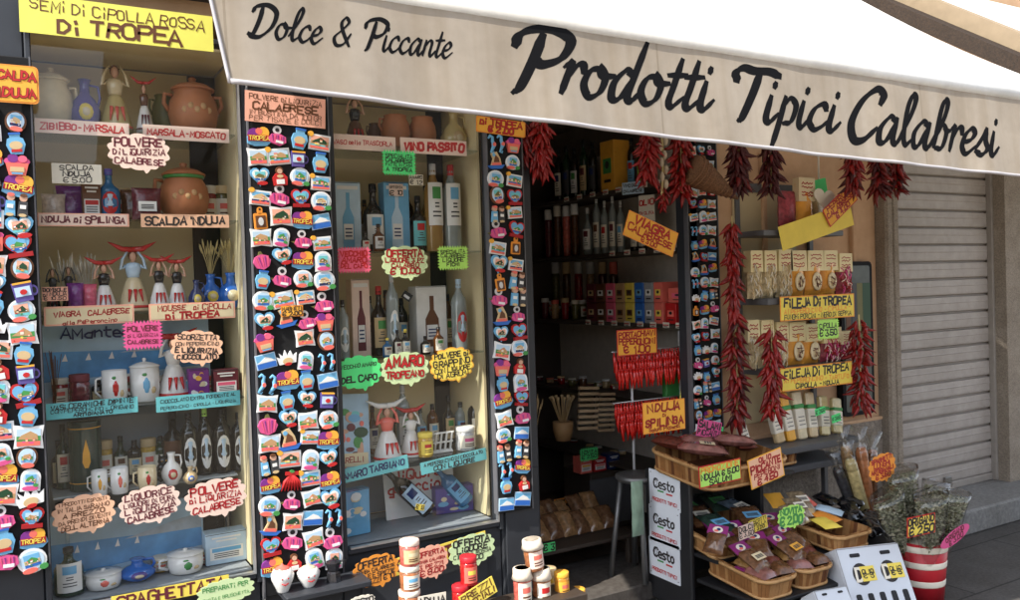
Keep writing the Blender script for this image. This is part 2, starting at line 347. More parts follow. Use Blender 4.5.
def slab_mat(name, c1, c2, mortar, sc, bw=.5, rh=.25, ms=.012, rough=.8):
    m = noise_mat(name, c1, c2, 60, rough, .25, dist=.003); t = m.node_tree; b = t.nodes['Principled BSDF']
    tc = t.nodes.new('ShaderNodeTexCoord'); br = t.nodes.new('ShaderNodeTexBrick'); br.inputs['Scale'].default_value = sc; br.inputs['Brick Width'].default_value = bw; br.inputs['Row Height'].default_value = rh; br.inputs['Mortar Size'].default_value = ms
    br.inputs['Color1'].default_value = (1, 1, 1, 1); br.inputs['Color2'].default_value = (.8, .8, .8, 1); br.inputs['Mortar'].default_value = tuple(mortar) + (1,)
    t.links.new(tc.outputs['Object'], br.inputs['Vector']); src = b.inputs['Base Color'].links[0].from_socket
    mx = t.nodes.new('ShaderNodeMix'); mx.data_type = 'RGBA'; mx.blend_type = 'MULTIPLY'; mx.inputs[0].default_value = 1
    t.links.new(src, mx.inputs[6]); t.links.new(br.outputs[0], mx.inputs[7]); t.links.new(mx.outputs[2], b.inputs['Base Color']); return m
FRAME = M('dark_frame_paint', (.035, .038, .045), .42, .15, 6)
BOARD = M('black_felt', (.008, .008, .009), .9, .2, 40)
ALU = M('brushed_aluminium', (.62, .63, .64), .35, .1, 30, metal=.9)
STEEL = M('grey_steel_paint', (.1, .1, .105), .45, .15, 12)
PLASTER = noise_mat('peach_plaster', (.6, .38, .23), (.68, .45, .28), 9, .9, .12)
PEBBLE = noise_mat('pebbledash', (.24, .2, .16), (.42, .36, .29), 120, .95, .8, dist=.012)
DADO = noise_mat('rough_dado', (.2, .17, .14), (.36, .31, .26), 45, .95, .7, dist=.015)
SHUT = noise_mat('shutter_paint', (.37, .335, .305), (.44, .4, .37), 14, .5, .06)
STONE = noise_mat('step_stone', (.16, .16, .155), (.26, .255, .245), 40, .85, .25)
PAVE = slab_mat('paving', (.065, .061, .058), (.11, .104, .098), (.4, .4, .4), 1, .9, .45, .006)
TILE = slab_mat('shop_floor_tile', (.09, .06, .04), (.15, .1, .07), (.3, .3, .3), 1, .33, .33, .008, .35)
CREAM = M('cream_cabinet', (.84, .7, .42), .6, .08, 5)
GLASS = glassmat('window_glass', (.97, .98, .975), .038)
CLEAR = glassmat('thin_clear_glass', (.88, .93, .94), .07)
CELLO = glassmat('cellophane', (.95, .95, .94), .07, .12)
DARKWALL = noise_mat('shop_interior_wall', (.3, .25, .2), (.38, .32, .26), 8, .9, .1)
CANVAS = None
X = lambda px, py=300, y=0.0: at(px, py, y).x
Z = lambda px, py, y=0.0: at(px, py, y).z
xB1 = X(38); xW1a, xW1b = X(41), X(245); xW2a, xW2b = X(337), X(489); xDa, xDb = X(532), X(690); xWa = X(722); xPa, xPb, xSb = X(877, 330), X(893, 330), X(997, 330)
zW1 = Z(190, 583); zW2 = Z(420, 534); zTop1 = Z(120, 40); ZTOP = 2.72
print('W1', xW1a, xW1b, zW1, zTop1, 'W2', xW2a, xW2b, zW2, 'door', xDa, xDb, 'wall', xWa, xPa, xPb, xSb)
# ground, sheet and step
b = MB(); b.quad((-60, -60, 0), (60, -60, 0), (60, 60, 0), (-60, 60, 0), PAVE); struct(b.build('ground'))
b = MB(); b.quad((-40, -9.8, .004), (40, -9.8, .004), (40, -2.2, .004), (-40, -2.2, .004), slab_mat('bounce_street_stone', (.34, .29, .235), (.42, .37, .3), (.5, .5, .5), 1, 1.1, .5, .005)); struct(b.build('street'))  # pale street sheet out of view, added to bounce warm sunlight onto the facade
b = MB(); b.quad((-.2, .42, .09), (3.52, .42, .09), (3.52, 3.6, .09), (-.2, 3.6, .09), TILE); struct(b.build('floor'))
b = MB(); b.bbox(((xPa - .02 + 9) / 2, -.02, .075), (9 - xPa + .02, .62, .15), STONE, .012); struct(b.build('step'))
b = MB(); b.bbox(((xDa + xDb) / 2 + .02, .19, .045), (xDb - xDa + .1, .5, .09), noise_mat('worn_threshold', (.06, .05, .045), (.11, .1, .09), 30, .7, .2), .008); struct(b.build('threshold'))
# the building: upper wall, interior shell
t = thing('shop_building', 'dark shop interior and plain upper wall of the building behind the awning', 'building')
b = MB(); b.box((2.6, .3, 4.62), (14, .46, 3.9), PLASTER); b.build('upper_wall', t)
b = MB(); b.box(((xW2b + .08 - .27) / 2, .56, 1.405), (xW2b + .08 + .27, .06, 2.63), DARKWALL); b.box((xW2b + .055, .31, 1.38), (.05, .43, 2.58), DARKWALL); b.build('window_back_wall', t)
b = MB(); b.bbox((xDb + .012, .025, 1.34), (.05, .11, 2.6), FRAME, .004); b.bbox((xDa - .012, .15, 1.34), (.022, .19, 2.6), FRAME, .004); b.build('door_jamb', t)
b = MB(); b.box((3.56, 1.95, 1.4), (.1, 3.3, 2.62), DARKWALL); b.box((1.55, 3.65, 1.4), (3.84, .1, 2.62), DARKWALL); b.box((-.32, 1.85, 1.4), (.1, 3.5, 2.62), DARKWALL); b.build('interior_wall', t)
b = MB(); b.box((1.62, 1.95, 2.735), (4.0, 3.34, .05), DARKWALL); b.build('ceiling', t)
b = MB(); b.bbox(((xW1a - 2 + xDb) / 2, .03, (zTop1 + .1 + 2.76) / 2 + .1), (xDb - xW1a + 2.1, .14, 2.76 - zTop1 - .1), FRAME, .01); b.build('fascia', t)
# ------------------------------------------------------------------ display windows
def display_window(xa, xb, z0, z1, label, shelves, depth=.46, dark_right=0.0):
    t = thing('display_window', label, 'display window', ((xa + xb) / 2, 0, z0)); W = xb - xa; H = z1 - z0
    b = MB(); f = .02
    for sx in (-1, 1): b.bbox((sx * (W / 2 + f / 2 + .001), .0, H / 2), (f, .07, H + .08), FRAME, .004)
    b.bbox((0, .0, H + f / 2 + .012), (W, .07, f), FRAME, .004); b.bbox((0, 0, -f / 2 - .002), (W, .07, f), FRAME, .004); b.build('frame', t)
    b = MB(); b.box((W / 2 - .006, -.03, H / 2), (.008, .02, H), ALU); b.box((0, -.03, .004), (W - .02, .02, .008), ALU); b.build('glazing_bead', t)
    b = MB(); b.quad((-W / 2, 0, 0), (W / 2, 0, 0), (W / 2, 0, H), (-W / 2, 0, H), GLASS); b.build('glass', t)
    b = MB(); b.box((-dark_right / 2, depth, H / 2), (W - dark_right, .015, H), CREAM); b.build('back_panel', t)
    lowp = MB(); lowp.box((-dark_right / 2, depth - .012, (shelves[3] - z0) / 2), (W - dark_right - .004, .008, shelves[3] - z0 - .01), M('grey_blue_reflection', (.3, .34, .38), .5, .15, 4)); lowp.build('reflection_tint_panel', t)  # added panel; its grey-blue stands in for bluish reflection on the lower glass
    if dark_right:
        b = MB(); b.box((W / 2 - dark_right / 2 + .002, depth - .01, H / 2), (dark_right, .012, H), M('dim_interior_dark', (.03, .025, .022), .5)); b.build('dim_interior_sheet', t)  # dark sheet standing in for the dim view into the shop interior
    for sx in (-1, 1):
        b = MB(); b.box((sx * (W / 2 + .012), depth / 2 + .04, H / 2), (.012, depth - .09, H), CREAM); b.build('side_panel', t)
    b = MB(); b.box((0, depth / 2 + .02, H + .012), (W, depth - .06, .012), CREAM); b.build('top_panel', t)
    b = MB(); b.box((0, depth / 2 + .02, -.008), (W, depth - .06, .012), M('display_base', (.3, .33, .36), .5)); b.build('base_board', t)
    for z in shelves:
        b = MB(); b.bbox((0, depth / 2 + .02, z - z0), (W - .004, depth - .08, .007), CLEAR, .001); b.build('shelf', t)
    return t
S1 = [Z(135, y, .05) for y in (129, 220, 313, 407)]; S2 = [Z(410, y, .05) for y in (147, 252, 357, 462)]
S1b = Z(150, 492, .05)
print('S1', S1, 'S2', S2)
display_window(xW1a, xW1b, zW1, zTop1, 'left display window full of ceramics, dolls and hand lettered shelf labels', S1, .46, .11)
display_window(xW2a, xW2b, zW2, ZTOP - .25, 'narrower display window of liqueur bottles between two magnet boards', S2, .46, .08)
# stall riser and posts of the shopfront
t = thing('shopfront', 'dark grey shopfront frame with posts and panelled base under the windows', 'shopfront')
for (xa, xb, z1) in ((xW1a - 1.2, xW1a - .022, 2.74), (xW1b + .022, xW2a - .022, 2.6), (xW2b + .022, xDa, 2.6)):
    b = MB(); b.bbox(((xa + xb) / 2, .03, z1 / 2), (xb - xa, .10, z1), FRAME, .006); b.build('post', t)
for (xa, xb, z1) in ((xW1a - .02, xW1b + .02, zW1 - .024), (xW2a - .02, xW2b + .02, zW2 - .024)):
    b = MB(); b.bbox(((xa + xb) / 2, .03, z1 / 2), (xb - xa, .08, z1), FRAME, .006)
    b.bbox(((xa + xb) / 2, -.018, z1 / 2 + .02), (xb - xa - .16, .016, z1 - .2), FRAME, .012); b.build('base_panel', t)
b = MB(); b.bbox(((xW2b + xDa) / 2 + .01, -.026, .45), (xDa - xW2b - .05, .014, .6), FRAME, .01); b.build('post_panel', t)
b = MB(); b.box(((xW1b + xW2a) / 2 - .16, -.03, 1.35), (.006, .02, 2.5), ALU); b.build('edge_strip', t)
# ------------------------------------------------------------------ wall right of the door
t = thing('plaster_wall', 'peach plastered wall with a rough grey lower part between door and shutter', 'wall')
zd = Z(800, 430)
b = MB(); b.box(((xDb + .04 + xPa) / 2, .03, (zd + 2.76) / 2), (xPa - xDb - .04, .06, 2.76 - zd), PLASTER); b.build('plaster', t)
b = MB(); b.box(((xDb + .04 + xPa) / 2, .02, zd / 2), (xPa - xDb - .04, .08, zd - .004), DADO); b.build('dado', t)
b = MB(); b.bbox(((xWa + xPa) / 2 + .1, -.012, zd), (xPa - xWa - .05, .02, .022), PLASTER, .004); b.build('dado_rail', t)
pa, pb = at(800, 180), at(848, 250); b = MB()
fr = .03; cx, cz = (X(740, 210) + X(868, 210)) / 2, 1.98
for sx in (-1, 1): b.bbox((cx + sx * .37, -.01, cz), (.035, .04, .62), PLASTER, .006)
b.bbox((cx, -.01, cz - .31), (.70, .04, .035), PLASTER, .006); b.build('raised_moulding', t)
t = thing('pilaster', 'narrow beige stone pilaster between the peach wall and the shutter', 'pilaster')
b = MB(); ww = xPb - xPa; b.bbox((xPa + ww * .25, -.03, 1.45), (ww * .44, .1, 2.7), PEBBLE, .015); b.bbox((xPa + ww * .76, -.015, 1.45), (ww * .46, .1, 2.7), PEBBLE, .015); b.build('shaft', t)
b = MB(); b.bbox(((xPa + xPb) / 2, -.03, .28), (ww * 1.15, .13, .26), DADO, .01); b.build('plinth', t)
t = thing('roller_shutter', 'closed beige metal roller shutter right of the shop', 'shutter', ((xPb + xSb) / 2, .06, .15)); ww = xSb - xPb
b = MB(); n = 23; z = .05; hs = .113
prof = []
for k in range(n):
    prof += [(.0, z), (-.012, z + .006), (-.014, z + .02), (-.014, z + hs * .5), (-.0165, z + hs * .55), (-.014, z + hs * .6), (-.012, z + hs - .014), (.012, z + hs - .010), (.012, z + hs - .003)]; z += hs
vs = [(-ww / 2, y, q) for y, q in prof] + [(ww / 2, y, q) for y, q in prof]; m = len(prof)
b.add(vs, [(k, m + k, m + k + 1, k + 1) for k in range(m - 1)], SHUT); b.build('slats', t)
b = MB(); b.bbox((0, -.005, .025), (ww - .03, .03, .05), M('shutter_rail', (.3, .27, .24), .5), .006); b.build('bottom_rail', t)
b = MB(); b.bbox((.02, -.026, .07), (.07, .018, .045), M('lock_steel', (.3, .29, .27), .35, .2, 30, metal=.8), .006); b.build('lock', t)
for s in (-1, 1):
    b = MB(); b.bbox((s * (ww / 2 - .006), -.03, 1.3), (.03, .04, 2.6), M('shutter_rail', (.3, .27, .24), .5), .004); b.build('guide_rail', t)
t = thing('pebbledash_wall', 'pebbledashed beige wall at the far right beyond the shutter', 'wall')
b = MB(); b.box((xSb + 2, .05, 1.45), (4, .24, 2.62), PEBBLE); b.build('render_coat', t)
b = MB(); b.box(((xPb + xSb) / 2, .19, 1.45), (ww + .1, .2, 2.62), M('dark_void', (.02, .02, .02))); b.build('reveal', t)
# ------------------------------------------------------------------ awning
def canvas(name, c, tr):
    m = noise_mat(name, tuple(x * .9 for x in c), c, 26, .85, .06); t_ = m.node_tree; bsdf = t_.nodes['Principled BSDF']; out = t_.nodes['Material Output']
    tl = t_.nodes.new('ShaderNodeBsdfTranslucent'); tl.inputs[0].default_value = tuple(c) + (1,); mx = t_.nodes.new('ShaderNodeMixShader'); mx.inputs[0].default_value = tr
    t_.links.new(bsdf.outputs[0], mx.inputs[1]); t_.links.new(tl.outputs[0], mx.inputs[2]); t_.links.new(mx.outputs[0], out.inputs[0]); return m
CANVAS = canvas('awning_canvas', (.395, .34, .275), .1)
_t = CANVAS.node_tree; _b = _t.nodes['Principled BSDF']; _s = _b.inputs['Base Color'].links[0].from_socket
_tc = _t.nodes.new('ShaderNodeTexCoord'); _mp = _t.nodes.new('ShaderNodeMapping'); _mp.inputs['Scale'].default_value = (9, 1, .5); _n = _t.nodes.new('ShaderNodeTexNoise'); _n.inputs['Scale'].default_value = 2.2; _n.inputs['Detail'].default_value = 6
_t.links.new(_tc.outputs['Object'], _mp.inputs[0]); _t.links.new(_mp.outputs[0], _n.inputs['Vector'])
_r = _t.nodes.new('ShaderNodeValToRGB'); _r.color_ramp.elements[0].position = .3; _r.color_ramp.elements[0].color = (.84, .81, .76, 1); _r.color_ramp.elements[1].position = .62; _t.links.new(_n.outputs[0], _r.inputs[0])
_w = _t.nodes.new('ShaderNodeTexBrick'); _w.inputs['Scale'].default_value = 1; _w.inputs['Brick Width'].default_value = 1.2; _w.inputs['Row Height'].default_value = 60; _w.inputs['Mortar Size'].default_value = .003; _w.inputs['Color1'].default_value = _w.inputs['Color2'].default_value = (1, 1, 1, 1); _w.inputs['Mortar'].default_value = (.78, .76, .72, 1)
_mq = _t.nodes.new('ShaderNodeMapping'); _mq.inputs['Rotation'].default_value = (math.pi / 2, 0, 0); _mq.inputs['Location'].default_value = (.2, 20, 0); _t.links.new(_tc.outputs['Object'], _mq.inputs[0]); _t.links.new(_mq.outputs[0], _w.inputs['Vector'])
for _q in (_r.outputs[0], _w.outputs[0]):
    _m = _t.nodes.new('ShaderNodeMix'); _m.data_type = 'RGBA'; _m.blend_type = 'MULTIPLY'; _m.inputs[0].default_value = 1; _t.links.new(_s, _m.inputs[6]); _t.links.new(_q, _m.inputs[7]); _s = _m.outputs[2]
_t.links.new(_s, _b.inputs['Base Color'])
WHITECAN = canvas('white_canvas', (.82, .81, .78), .1)
YA = -1.5
aw = thing('shop_awning', 'long off white canvas awning with black brush lettering over the shop', 'awning')
TL, TR, BL, BR = at(203, -38, YA), at(1133, 113, YA), at(227, 87, YA), at(1138, 190, YA)
n, mm = 200, 16; vs = []
def vwave(x, v): return YA + .006 * v * math.sin(x * 9) + .004 * v * math.sin(x * 23 + 1) - .03 * v
for j in range(mm + 1):
    v = j / mm
    for i in range(n + 1):
        u = i / n; p = (TL.lerp(TR, u)).lerp(BL.lerp(BR, u), v); sag = .012 * math.sin(u * math.pi) * v
        vs.append((p.x, vwave(p.x, v), p.z - sag))
b = MB(); b.add(vs, [(j * (n + 1) + i, (j + 1) * (n + 1) + i, (j + 1) * (n + 1) + i + 1, j * (n + 1) + i + 1) for j in range(mm) for i in range(n)], CANVAS, True)
va = b.build('valance', aw)
b = MB(); b.tube([(vs[mm * (n + 1) + i][0], vs[mm * (n + 1) + i][1] - .002, vs[mm * (n + 1) + i][2] + .004) for i in range(n + 1)], .006, M('white_hem', (.42, .4, .41), .8), 6)
b.tube([(vs[j * (n + 1)][0] - .002, vs[j * (n + 1)][1] - .002, vs[j * (n + 1)][2]) for j in range(mm + 1)], .004, M('white_hem', (.8, .79, .8), .8), 6); b.build('hem', va)
def on_valance(p, o):
    u = (p.x - TL.x) / (TR.x - TL.x); zt = TL.lerp(TR, u).z; zb = BL.lerp(BR, u).z - .012 * math.sin(u * math.pi); v = (zt - p.z) / (zt - zb)
    return Vector((p.x, vwave(p.x, v) - .0002 - o, p.z))
b = MB(); INK = M('sign_ink', (.008, .008, .009), .9, .1, spec=.05)
for wd, p0, p1, cap in (('Dolce & Piccante', (247, 36), (455, 58), .078), ('Prodotti', (506, 88), (716, 112), .178), ('Tipici', (728, 118), (843, 133), .178), ('Calabresi', (846, 140), (1000, 157), .19)):
    A, B = at(p0[0], p0[1], YA - .022), at(p1[0], p1[1], YA - .022); b = MB(); brush(b, wd, A, B, cap, INK, on_valance, .36 if wd[0] != 'D' else .33); b.build('lettering', va)
ZW = 3.3; vs = []; n2 = 10
for j in range(n2 + 1):
    v = j / n2
    for i in range(n + 1):
        u = i / n; p = TL.lerp(TR, u); y = YA + (0 - YA) * v; vs.append((p.x, y + .03, p.z + .012 + (ZW - p.z) * v - .05 * math.sin(v * math.pi) * (.8 + .2 * math.sin(u * 40))))
b = MB(); b.add(vs, [(j * (n + 1) + i, j * (n + 1) + i + 1, (j + 1) * (n + 1) + i + 1, (j + 1) * (n + 1) + i) for j in range(n2) for i in range(n)], WHITECAN, True); b.build('canopy', aw)
b = MB(); b.tube([(TL.x, YA + .012, TL.z - .002), (TR.x, YA + .012, TR.z - .002)], .026, WHITECAN, 12); b.build('front_bar', aw)
for xx in (.9, 4.3):
    b = MB(); b.tube([(xx, -.02, 2.68), (xx + .1, -.62, 2.72), (xx, YA + .04, 2.33)], .018, M('arm_paint', (.6, .55, .45), .4)); b.build('arm', aw)
# neighbouring awning
nb = thing('neighbouring_awning', 'white awning with beige arm and dark brown side strip at the upper right', 'awning')
b = MB(); xa = TR.x + .064
def slope_pt(x, v, dz): return (x, YA * (1 - v), TR.z + dz + (ZW - TR.z) * v)
b.add([slope_pt(xa + .2, 0, .14), slope_pt(xa + 3, 0, .14), slope_pt(xa + 3, 1, .14), slope_pt(xa + .2, 1, .14)], [(0, 1, 2, 3)], WHITECAN); b.build('canopy', nb)
b = MB(); bm_ = M('beige_aluminium', (.27, .21, .14), .5)
b.add([slope_pt(xa + .103, -.1, .02), slope_pt(xa + .3, -.1, .02), slope_pt(xa + .3, 1, .02), slope_pt(xa + .103, 1, .02), slope_pt(xa + .103, -.1, .139), slope_pt(xa + .3, -.1, .139), slope_pt(xa + .3, 1, .139), slope_pt(xa + .103, 1, .139)], [(3, 2, 1, 0), (4, 5, 6, 7), (0, 1, 5, 4), (1, 2, 6, 5), (2, 3, 7, 6), (3, 0, 4, 7)], bm_); b.build('arm', nb)
b = MB(); bs = noise_mat('brown_strip', (.018, .012, .009), (.04, .025, .016), 90, .8, .3)
b.add([slope_pt(xa - .06, -.1, -.05), slope_pt(xa + .1, -.1, -.05), slope_pt(xa + .1, 1.1, -.05), slope_pt(xa - .06, 1.1, -.05), slope_pt(xa - .06, -.1, .04), slope_pt(xa + .1, -.1, .04), slope_pt(xa + .1, 1.1, .04), slope_pt(xa - .06, 1.1, .04)], [(3, 2, 1, 0), (4, 5, 6, 7), (0, 1, 5, 4), (1, 2, 6, 5), (2, 3, 7, 6), (3, 0, 4, 7)], bs); b.build('side_strip', nb)

# houses across the street, seen only in the window glass
t = thing('street_house', 'pale house row across the street mirrored faintly in the window glass', 'house', (0, -10, 0))
OPP = noise_mat('opposite_render', (.3, .23, .16), (.38, .3, .21), 3, .9, .1)
b = MB(); b.box((0, -2, 1.75), (30, 4, 3.5), OPP); b.build('wall', t)
for i in range(9):
    b = MB(); b.bbox((-12 + i * 3, .03, 1.3 if i % 2 else 1.6), (1.1, .06, 2.6 if i % 2 else 1.4), M('opposite_shutter', (.06, .09, .06), .6), .01); b.build('door' if i % 2 else 'window', t)
# ================================================================== magnets
WHT = M('magnet_white', (.78, .78, .78), .3, 0)
def scenic(b, x0, z0, w, h, y, kind=0):
    """a tiny printed seaside view inside a w x h window"""
    kind = random.randrange(5); j = lambda q: U_(-q, q)
    cols = (('sky', 'green', 'sand', 'blue'), ('paleblue', 'tan', 'green', 'sky'), ('sky', 'sand', 'white', 'navy'), ('cyan', 'olive', 'sand', 'blue'), ('salmon', 'darkgreen', 'tan', 'cyan'))[kind]
    b.prism(rect(w, h * .45, x0, z0 + h * .275), y, y + .001, cols[0]); b.prism(rect(w, h * .25, x0, z0 - h * .375), y, y + .001, cols[3]); b.prism(rect(w, h * .32, x0, z0 - h * .1), y - .0004, y + .001, cols[2])
    pk = j(.25) * w
    b.prism([(x0 - w * .46, z0 - h * .12), (x0 + w * .4, z0 - h * .2), (x0 + w * .36, z0 + h * (.08 + j(.08))), (x0 + pk, z0 + h * (.34 + j(.1))), (x0 - w * .3, z0 + h * (.1 + j(.1)))], y - .001, y, cols[1])
    for k in range(random.randrange(2, 5)):
        hx, hz = x0 + j(.34) * w, z0 + h * (-.08 + j(.16)); s = w * U_(.08, .16); b.prism(rect(s, s, hx, hz), y - .0016 - k * .0001, y - .001, random.choice(['white', 'cream', 'paper', 'salmon'])); b.prism(rect(s * 1.2, s * .35, hx, hz + s * .6), y - .0018 - k * .0001, y - .001, random.choice(['coral', 'terracotta', 'red', 'brown']))
    for k in range(3): b.prism(ell(w * U_(.08, .2), h * U_(.07, .14), 8, x0 + j(.4) * w, z0 - h * U_(.2, .42)), y - .0019 - k * .0001, y, random.choice(['red', 'green', 'hotpink', 'amber', 'white', 'yellow']))
def mag(kind):
    b = MB()
    if kind == 'tropea':
        b.prism([(-.5, -.32), (-.2, -.42), (.35, -.4), (.55, -.2), (.5, .0), (-.5, .0)], -.008, 0, 'sky'); b.prism(ell(.55, .5, 14, -.2, .1), -.010, 0, 'purple'); b.prism(ell(.5, .5, 14, .2, .17), -.011, 0, 'amber'); b.prism(ell(.3, .3, 10, .0, .22), -.0115, 0, 'coral')
        b.prism(rect(.95, .26, 0, -.08), -.012, 0, 'crimson'); text(b, 'TROPEA', 0, -.08, .88, .2, -.0125, P('yellow'), 1.1, .1)
    elif kind == 'heart':
        b.prism(heart(1.0, .95), -.010, 0, 'sky'); b.prism(heart(.8, .75), -.012, 0, 'white'); scenic(b, 0, .05, .5, .42, -.013, 1); b.prism(ell(.5, .2, 10, .1, -.3), -.014, 0, 'red')
    elif kind == 'redheart':
        b.prism(heart(1.0, .95), -.010, 0, 'red'); b.prism(heart(.82, .78), -.012, 0, 'sky'); scenic(b, 0, .05, .5, .4, -.013, 0); b.prism(rect(.8, .17, 0.02, -.33), -.015, 0, 'crimson')
    elif kind == 'plate':
        b.prism(ell(.95, .9), -.009, 0, WHT); b.prism(ell(.78, .7, 20, 0, .02), -.011, 0, 'paleblue'); scenic(b, 0, .02, .5, .45, -.012, 0); b.prism(ell(.3, .22, 8, .32, -.3), -.014, 0, 'green'); b.prism(ell(.5, .2, 10, -.12, -.33), -.014, 0, 'coral')
    elif kind == 'cushion':
        b.prism([(-.48, -.42), (0, -.36), (.5, -.45), (.44, 0), (.5, .42), (0, .36), (-.5, .45), (-.44, 0)], -.010, 0, WHT); scenic(b, 0, .0, .78, .6, -.0112, 1); b.prism(rect(.76, .16, 0, -.24), -.013, 0, 'coral')
    elif kind == 'onion':
        b.prism([(-.45, -.2), (-.3, -.38), (.2, -.45), (.45, -.25), (.4, .02), (.1, .12), (-.3, .05)], -.014, 0, 'hotpink'); [b.prism([(-.3 + .14 * q, .03), (-.26 + .14 * q, .03), (-.2 + .12 * q, -.3)], -.0155, 0, 'pink' if q % 2 else 'purple') for q in range(5)]; b.prism(rect(.36, .12, .12, -.28), -.0165, 0, WHT); b.prism([(-.45, -.2), (-.62, -.1), (-.4, -.08)], -.01, 0, 'olive')
        b.prism(ell(.42, .42, 14, -.05, .3), -.006, 0, 'silver'); b.prism(ell(.22, .2, 10, -.05, .3), -.0066, 0, 'black')
    elif kind == 'bigonion':
        b.prism([(-.42, -.02), (-.3, -.3), (0, -.42), (.3, -.3), (.42, -.02), (.3, .22), (.05, .32), (-.05, .32), (-.3, .22)], -.014, 0, 'hotpink'); [b.prism([(-.3 + .15 * q, .2), (-.25 + .15 * q, .2), (-.16 + .1 * q, -.3)], -.0155, 0, 'purple' if q % 2 else 'pink') for q in range(5)]; b.prism([(-.12, .28), (.12, .28), (.04, .48), (-.06, .46)], -.012, 0, 'olive')
    elif kind == 'view':
        b.prism(rect(.95, .7), -.006, 0, 'paleblue'); b.prism(rect(.88, .3, 0, .16), -.007, 0, 'sky'); b.prism([(-.4, -.05), (.4, -.05), (.25, .1), (0, .2), (-.2, .08)], -.008, 0, 'white'); b.prism(rect(.88, .24, 0, -.2), -.008, 0, 'blue')
    elif kind == 'seahorse':
        for dx in (-.24, .26): b.tube([(dx + q[0], -.008, q[1]) for q in ((-.16, .3), (-.05, .42), (.08, .34), (.06, .15), (.12, -.05), (.02, -.22), (-.08, -.38), (.04, -.44), (.08, -.34))], [.05, .08, .08, .09, .12, .09, .06, .05, .03], 'sky', 6, flat=.06); b.prism(ell(.16, .2, 8, dx + .1, -.02), -.02, 0, 'coral')
    elif kind == 'sail':
        b.prism([(-.5, -.28), (-.3, -.46), (.35, -.46), (.55, -.25)], -.012, 0, 'blue'); b.prism([(-.3, -.26), (.35, -.26), (.3, .1), (.1, .48), (-.25, .4), (-.15, .1)], -.010, 0, 'sand'); b.prism([(-.15, -.1), (.22, -.1), (.18, .12), (.0, .3)], -.012, 0, 'brown'); b.prism(rect(.55, .14, .02, -.2), -.013, 0, 'coral'); b.prism(ell(.2, .2, 8, -.1, .3), -.012, 0, 'sky')
    elif kind == 'pot':
        b.prism([(-.22, -.46), (.22, -.46), (.36, -.05), (.3, .2), (.18, .26), (.22, .46), (-.22, .46), (-.18, .26), (-.3, .2), (-.36, -.05)], -.014, 0, 'sky'); b.prism(ell(.5, .36, 12, 0, -.08), -.016, 0, 'sand'); b.prism(rect(.4, .12, 0, -.3), -.016, 0, 'red'); b.prism(rect(.44, .08, 0, .42), -.016, 0, 'blue')
    elif kind == 'basket':
        b.prism([(-.3, -.46), (.3, -.46), (.42, .05), (-.42, .05)], -.014, 0, 'coral'); b.prism(ell(.95, .4, 14, 0, .12), -.012, 0, 'hotpink'); b.prism(ell(.4, .36, 10, -.15, .24), -.014, 0, 'purple'); b.prism(ell(.34, .3, 10, .2, .22), -.015, 0, 'pink'); b.prism(rect(.5, .2, 0, -.22), -.016, 0, 'sand'); b.prism(rect(.4, .07, 0, -.38), -.016, 0, 'sky')
    elif kind == 'board':
        b.prism(rrect(.55, .68, .06, 0, -.12), -.008, 0, 'orange'); b.prism(rrect(.22, .3, .1, 0, .33), -.008, 0, 'orange'); b.prism(ell(.1, .1, 8, 0, .38), -.0085, 0, 'black'); b.prism(rect(.42, .5, 0, -.14), -.010, 0, 'brown'); b.prism(ell(.22, .36, 10, 0, -.14), -.012, 0, 'silver')
    elif kind == 'couple':
        for dx, c in ((-.23, 'sky'), (.23, 'darkgrey')):
            b.prism(ell(.3, .3, 12, dx, .32), -.014, 0, 'skin'); b.prism([(dx - .2, -.45), (dx + .2, -.45), (dx + .16, .18), (dx - .16, .18)], -.014, 0, c); b.prism(ell(.3, .14, 8, dx, -.4), -.018, 0, 'sand'); b.prism(ell(.28, .16, 8, dx, .43), -.016, 0, 'coral' if c == 'sky' else 'brown'); b.prism(rect(.22, .16, dx, -.05), -.016, 0, 'white')
    elif kind == 'arch':
        b.prism([(-.38, -.46), (.38, -.46), (.38, .15)] + [(.38 * math.cos(a), .15 + .33 * math.sin(a)) for a in [math.pi * i / 8 for i in range(1, 8)]] + [(-.38, .15)], -.010, 0, WHT); b.prism(ell(.6, .62, 16, 0, .06), -.012, 0, 'paleblue'); scenic(b, 0, .04, .4, .42, -.013, 1); b.prism(ell(.62, .2, 10, 0, -.33), -.015, 0, 'hotpink'); b.prism(ell(.2, .14, 8, .2, -.2), -.016, 0, 'green')
    elif kind == 'oval':
        b.prism(ell(.82, .95), -.010, 0, 'brown'); b.prism(ell(.66, .76, 18, 0, .02), -.012, 0, 'paleblue'); scenic(b, 0, .04, .42, .46, -.013, 2); b.prism(ell(.5, .22, 10, .05, -.32), -.015, 0, 'coral')
    elif kind == 'lady':
        b.prism([(-.3, -.46), (.3, -.46), (.34, -.1), (.16, .1), (-.16, .1), (-.34, -.1)], -.014, 0, 'red'); b.prism(ell(.34, .36, 12, 0, .22), -.014, 0, 'brown'); b.prism(ell(.24, .24, 10, 0, .18), -.016, 0, 'skin'); b.prism(rect(.36, .22, 0, -.3), -.016, 0, 'white'); b.prism(ell(.3, .16, 8, 0, -.05), -.016, 0, 'sand')
    elif kind == 'chilli':
        for i in range(7): b.tube([(0, -.004, .3), (-.3 + .1 * i, -.012, .0), (-.42 + .14 * i, -.008, -.4)], [.05, .075, .02], 'red', 6, flat=.12)
        b.prism(rect(.55, .14, 0, .33), -.012, 0, 'red'); b.prism(ell(.2, .12, 8, 0, .42), -.014, 0, 'green')
    elif kind == 'frame':
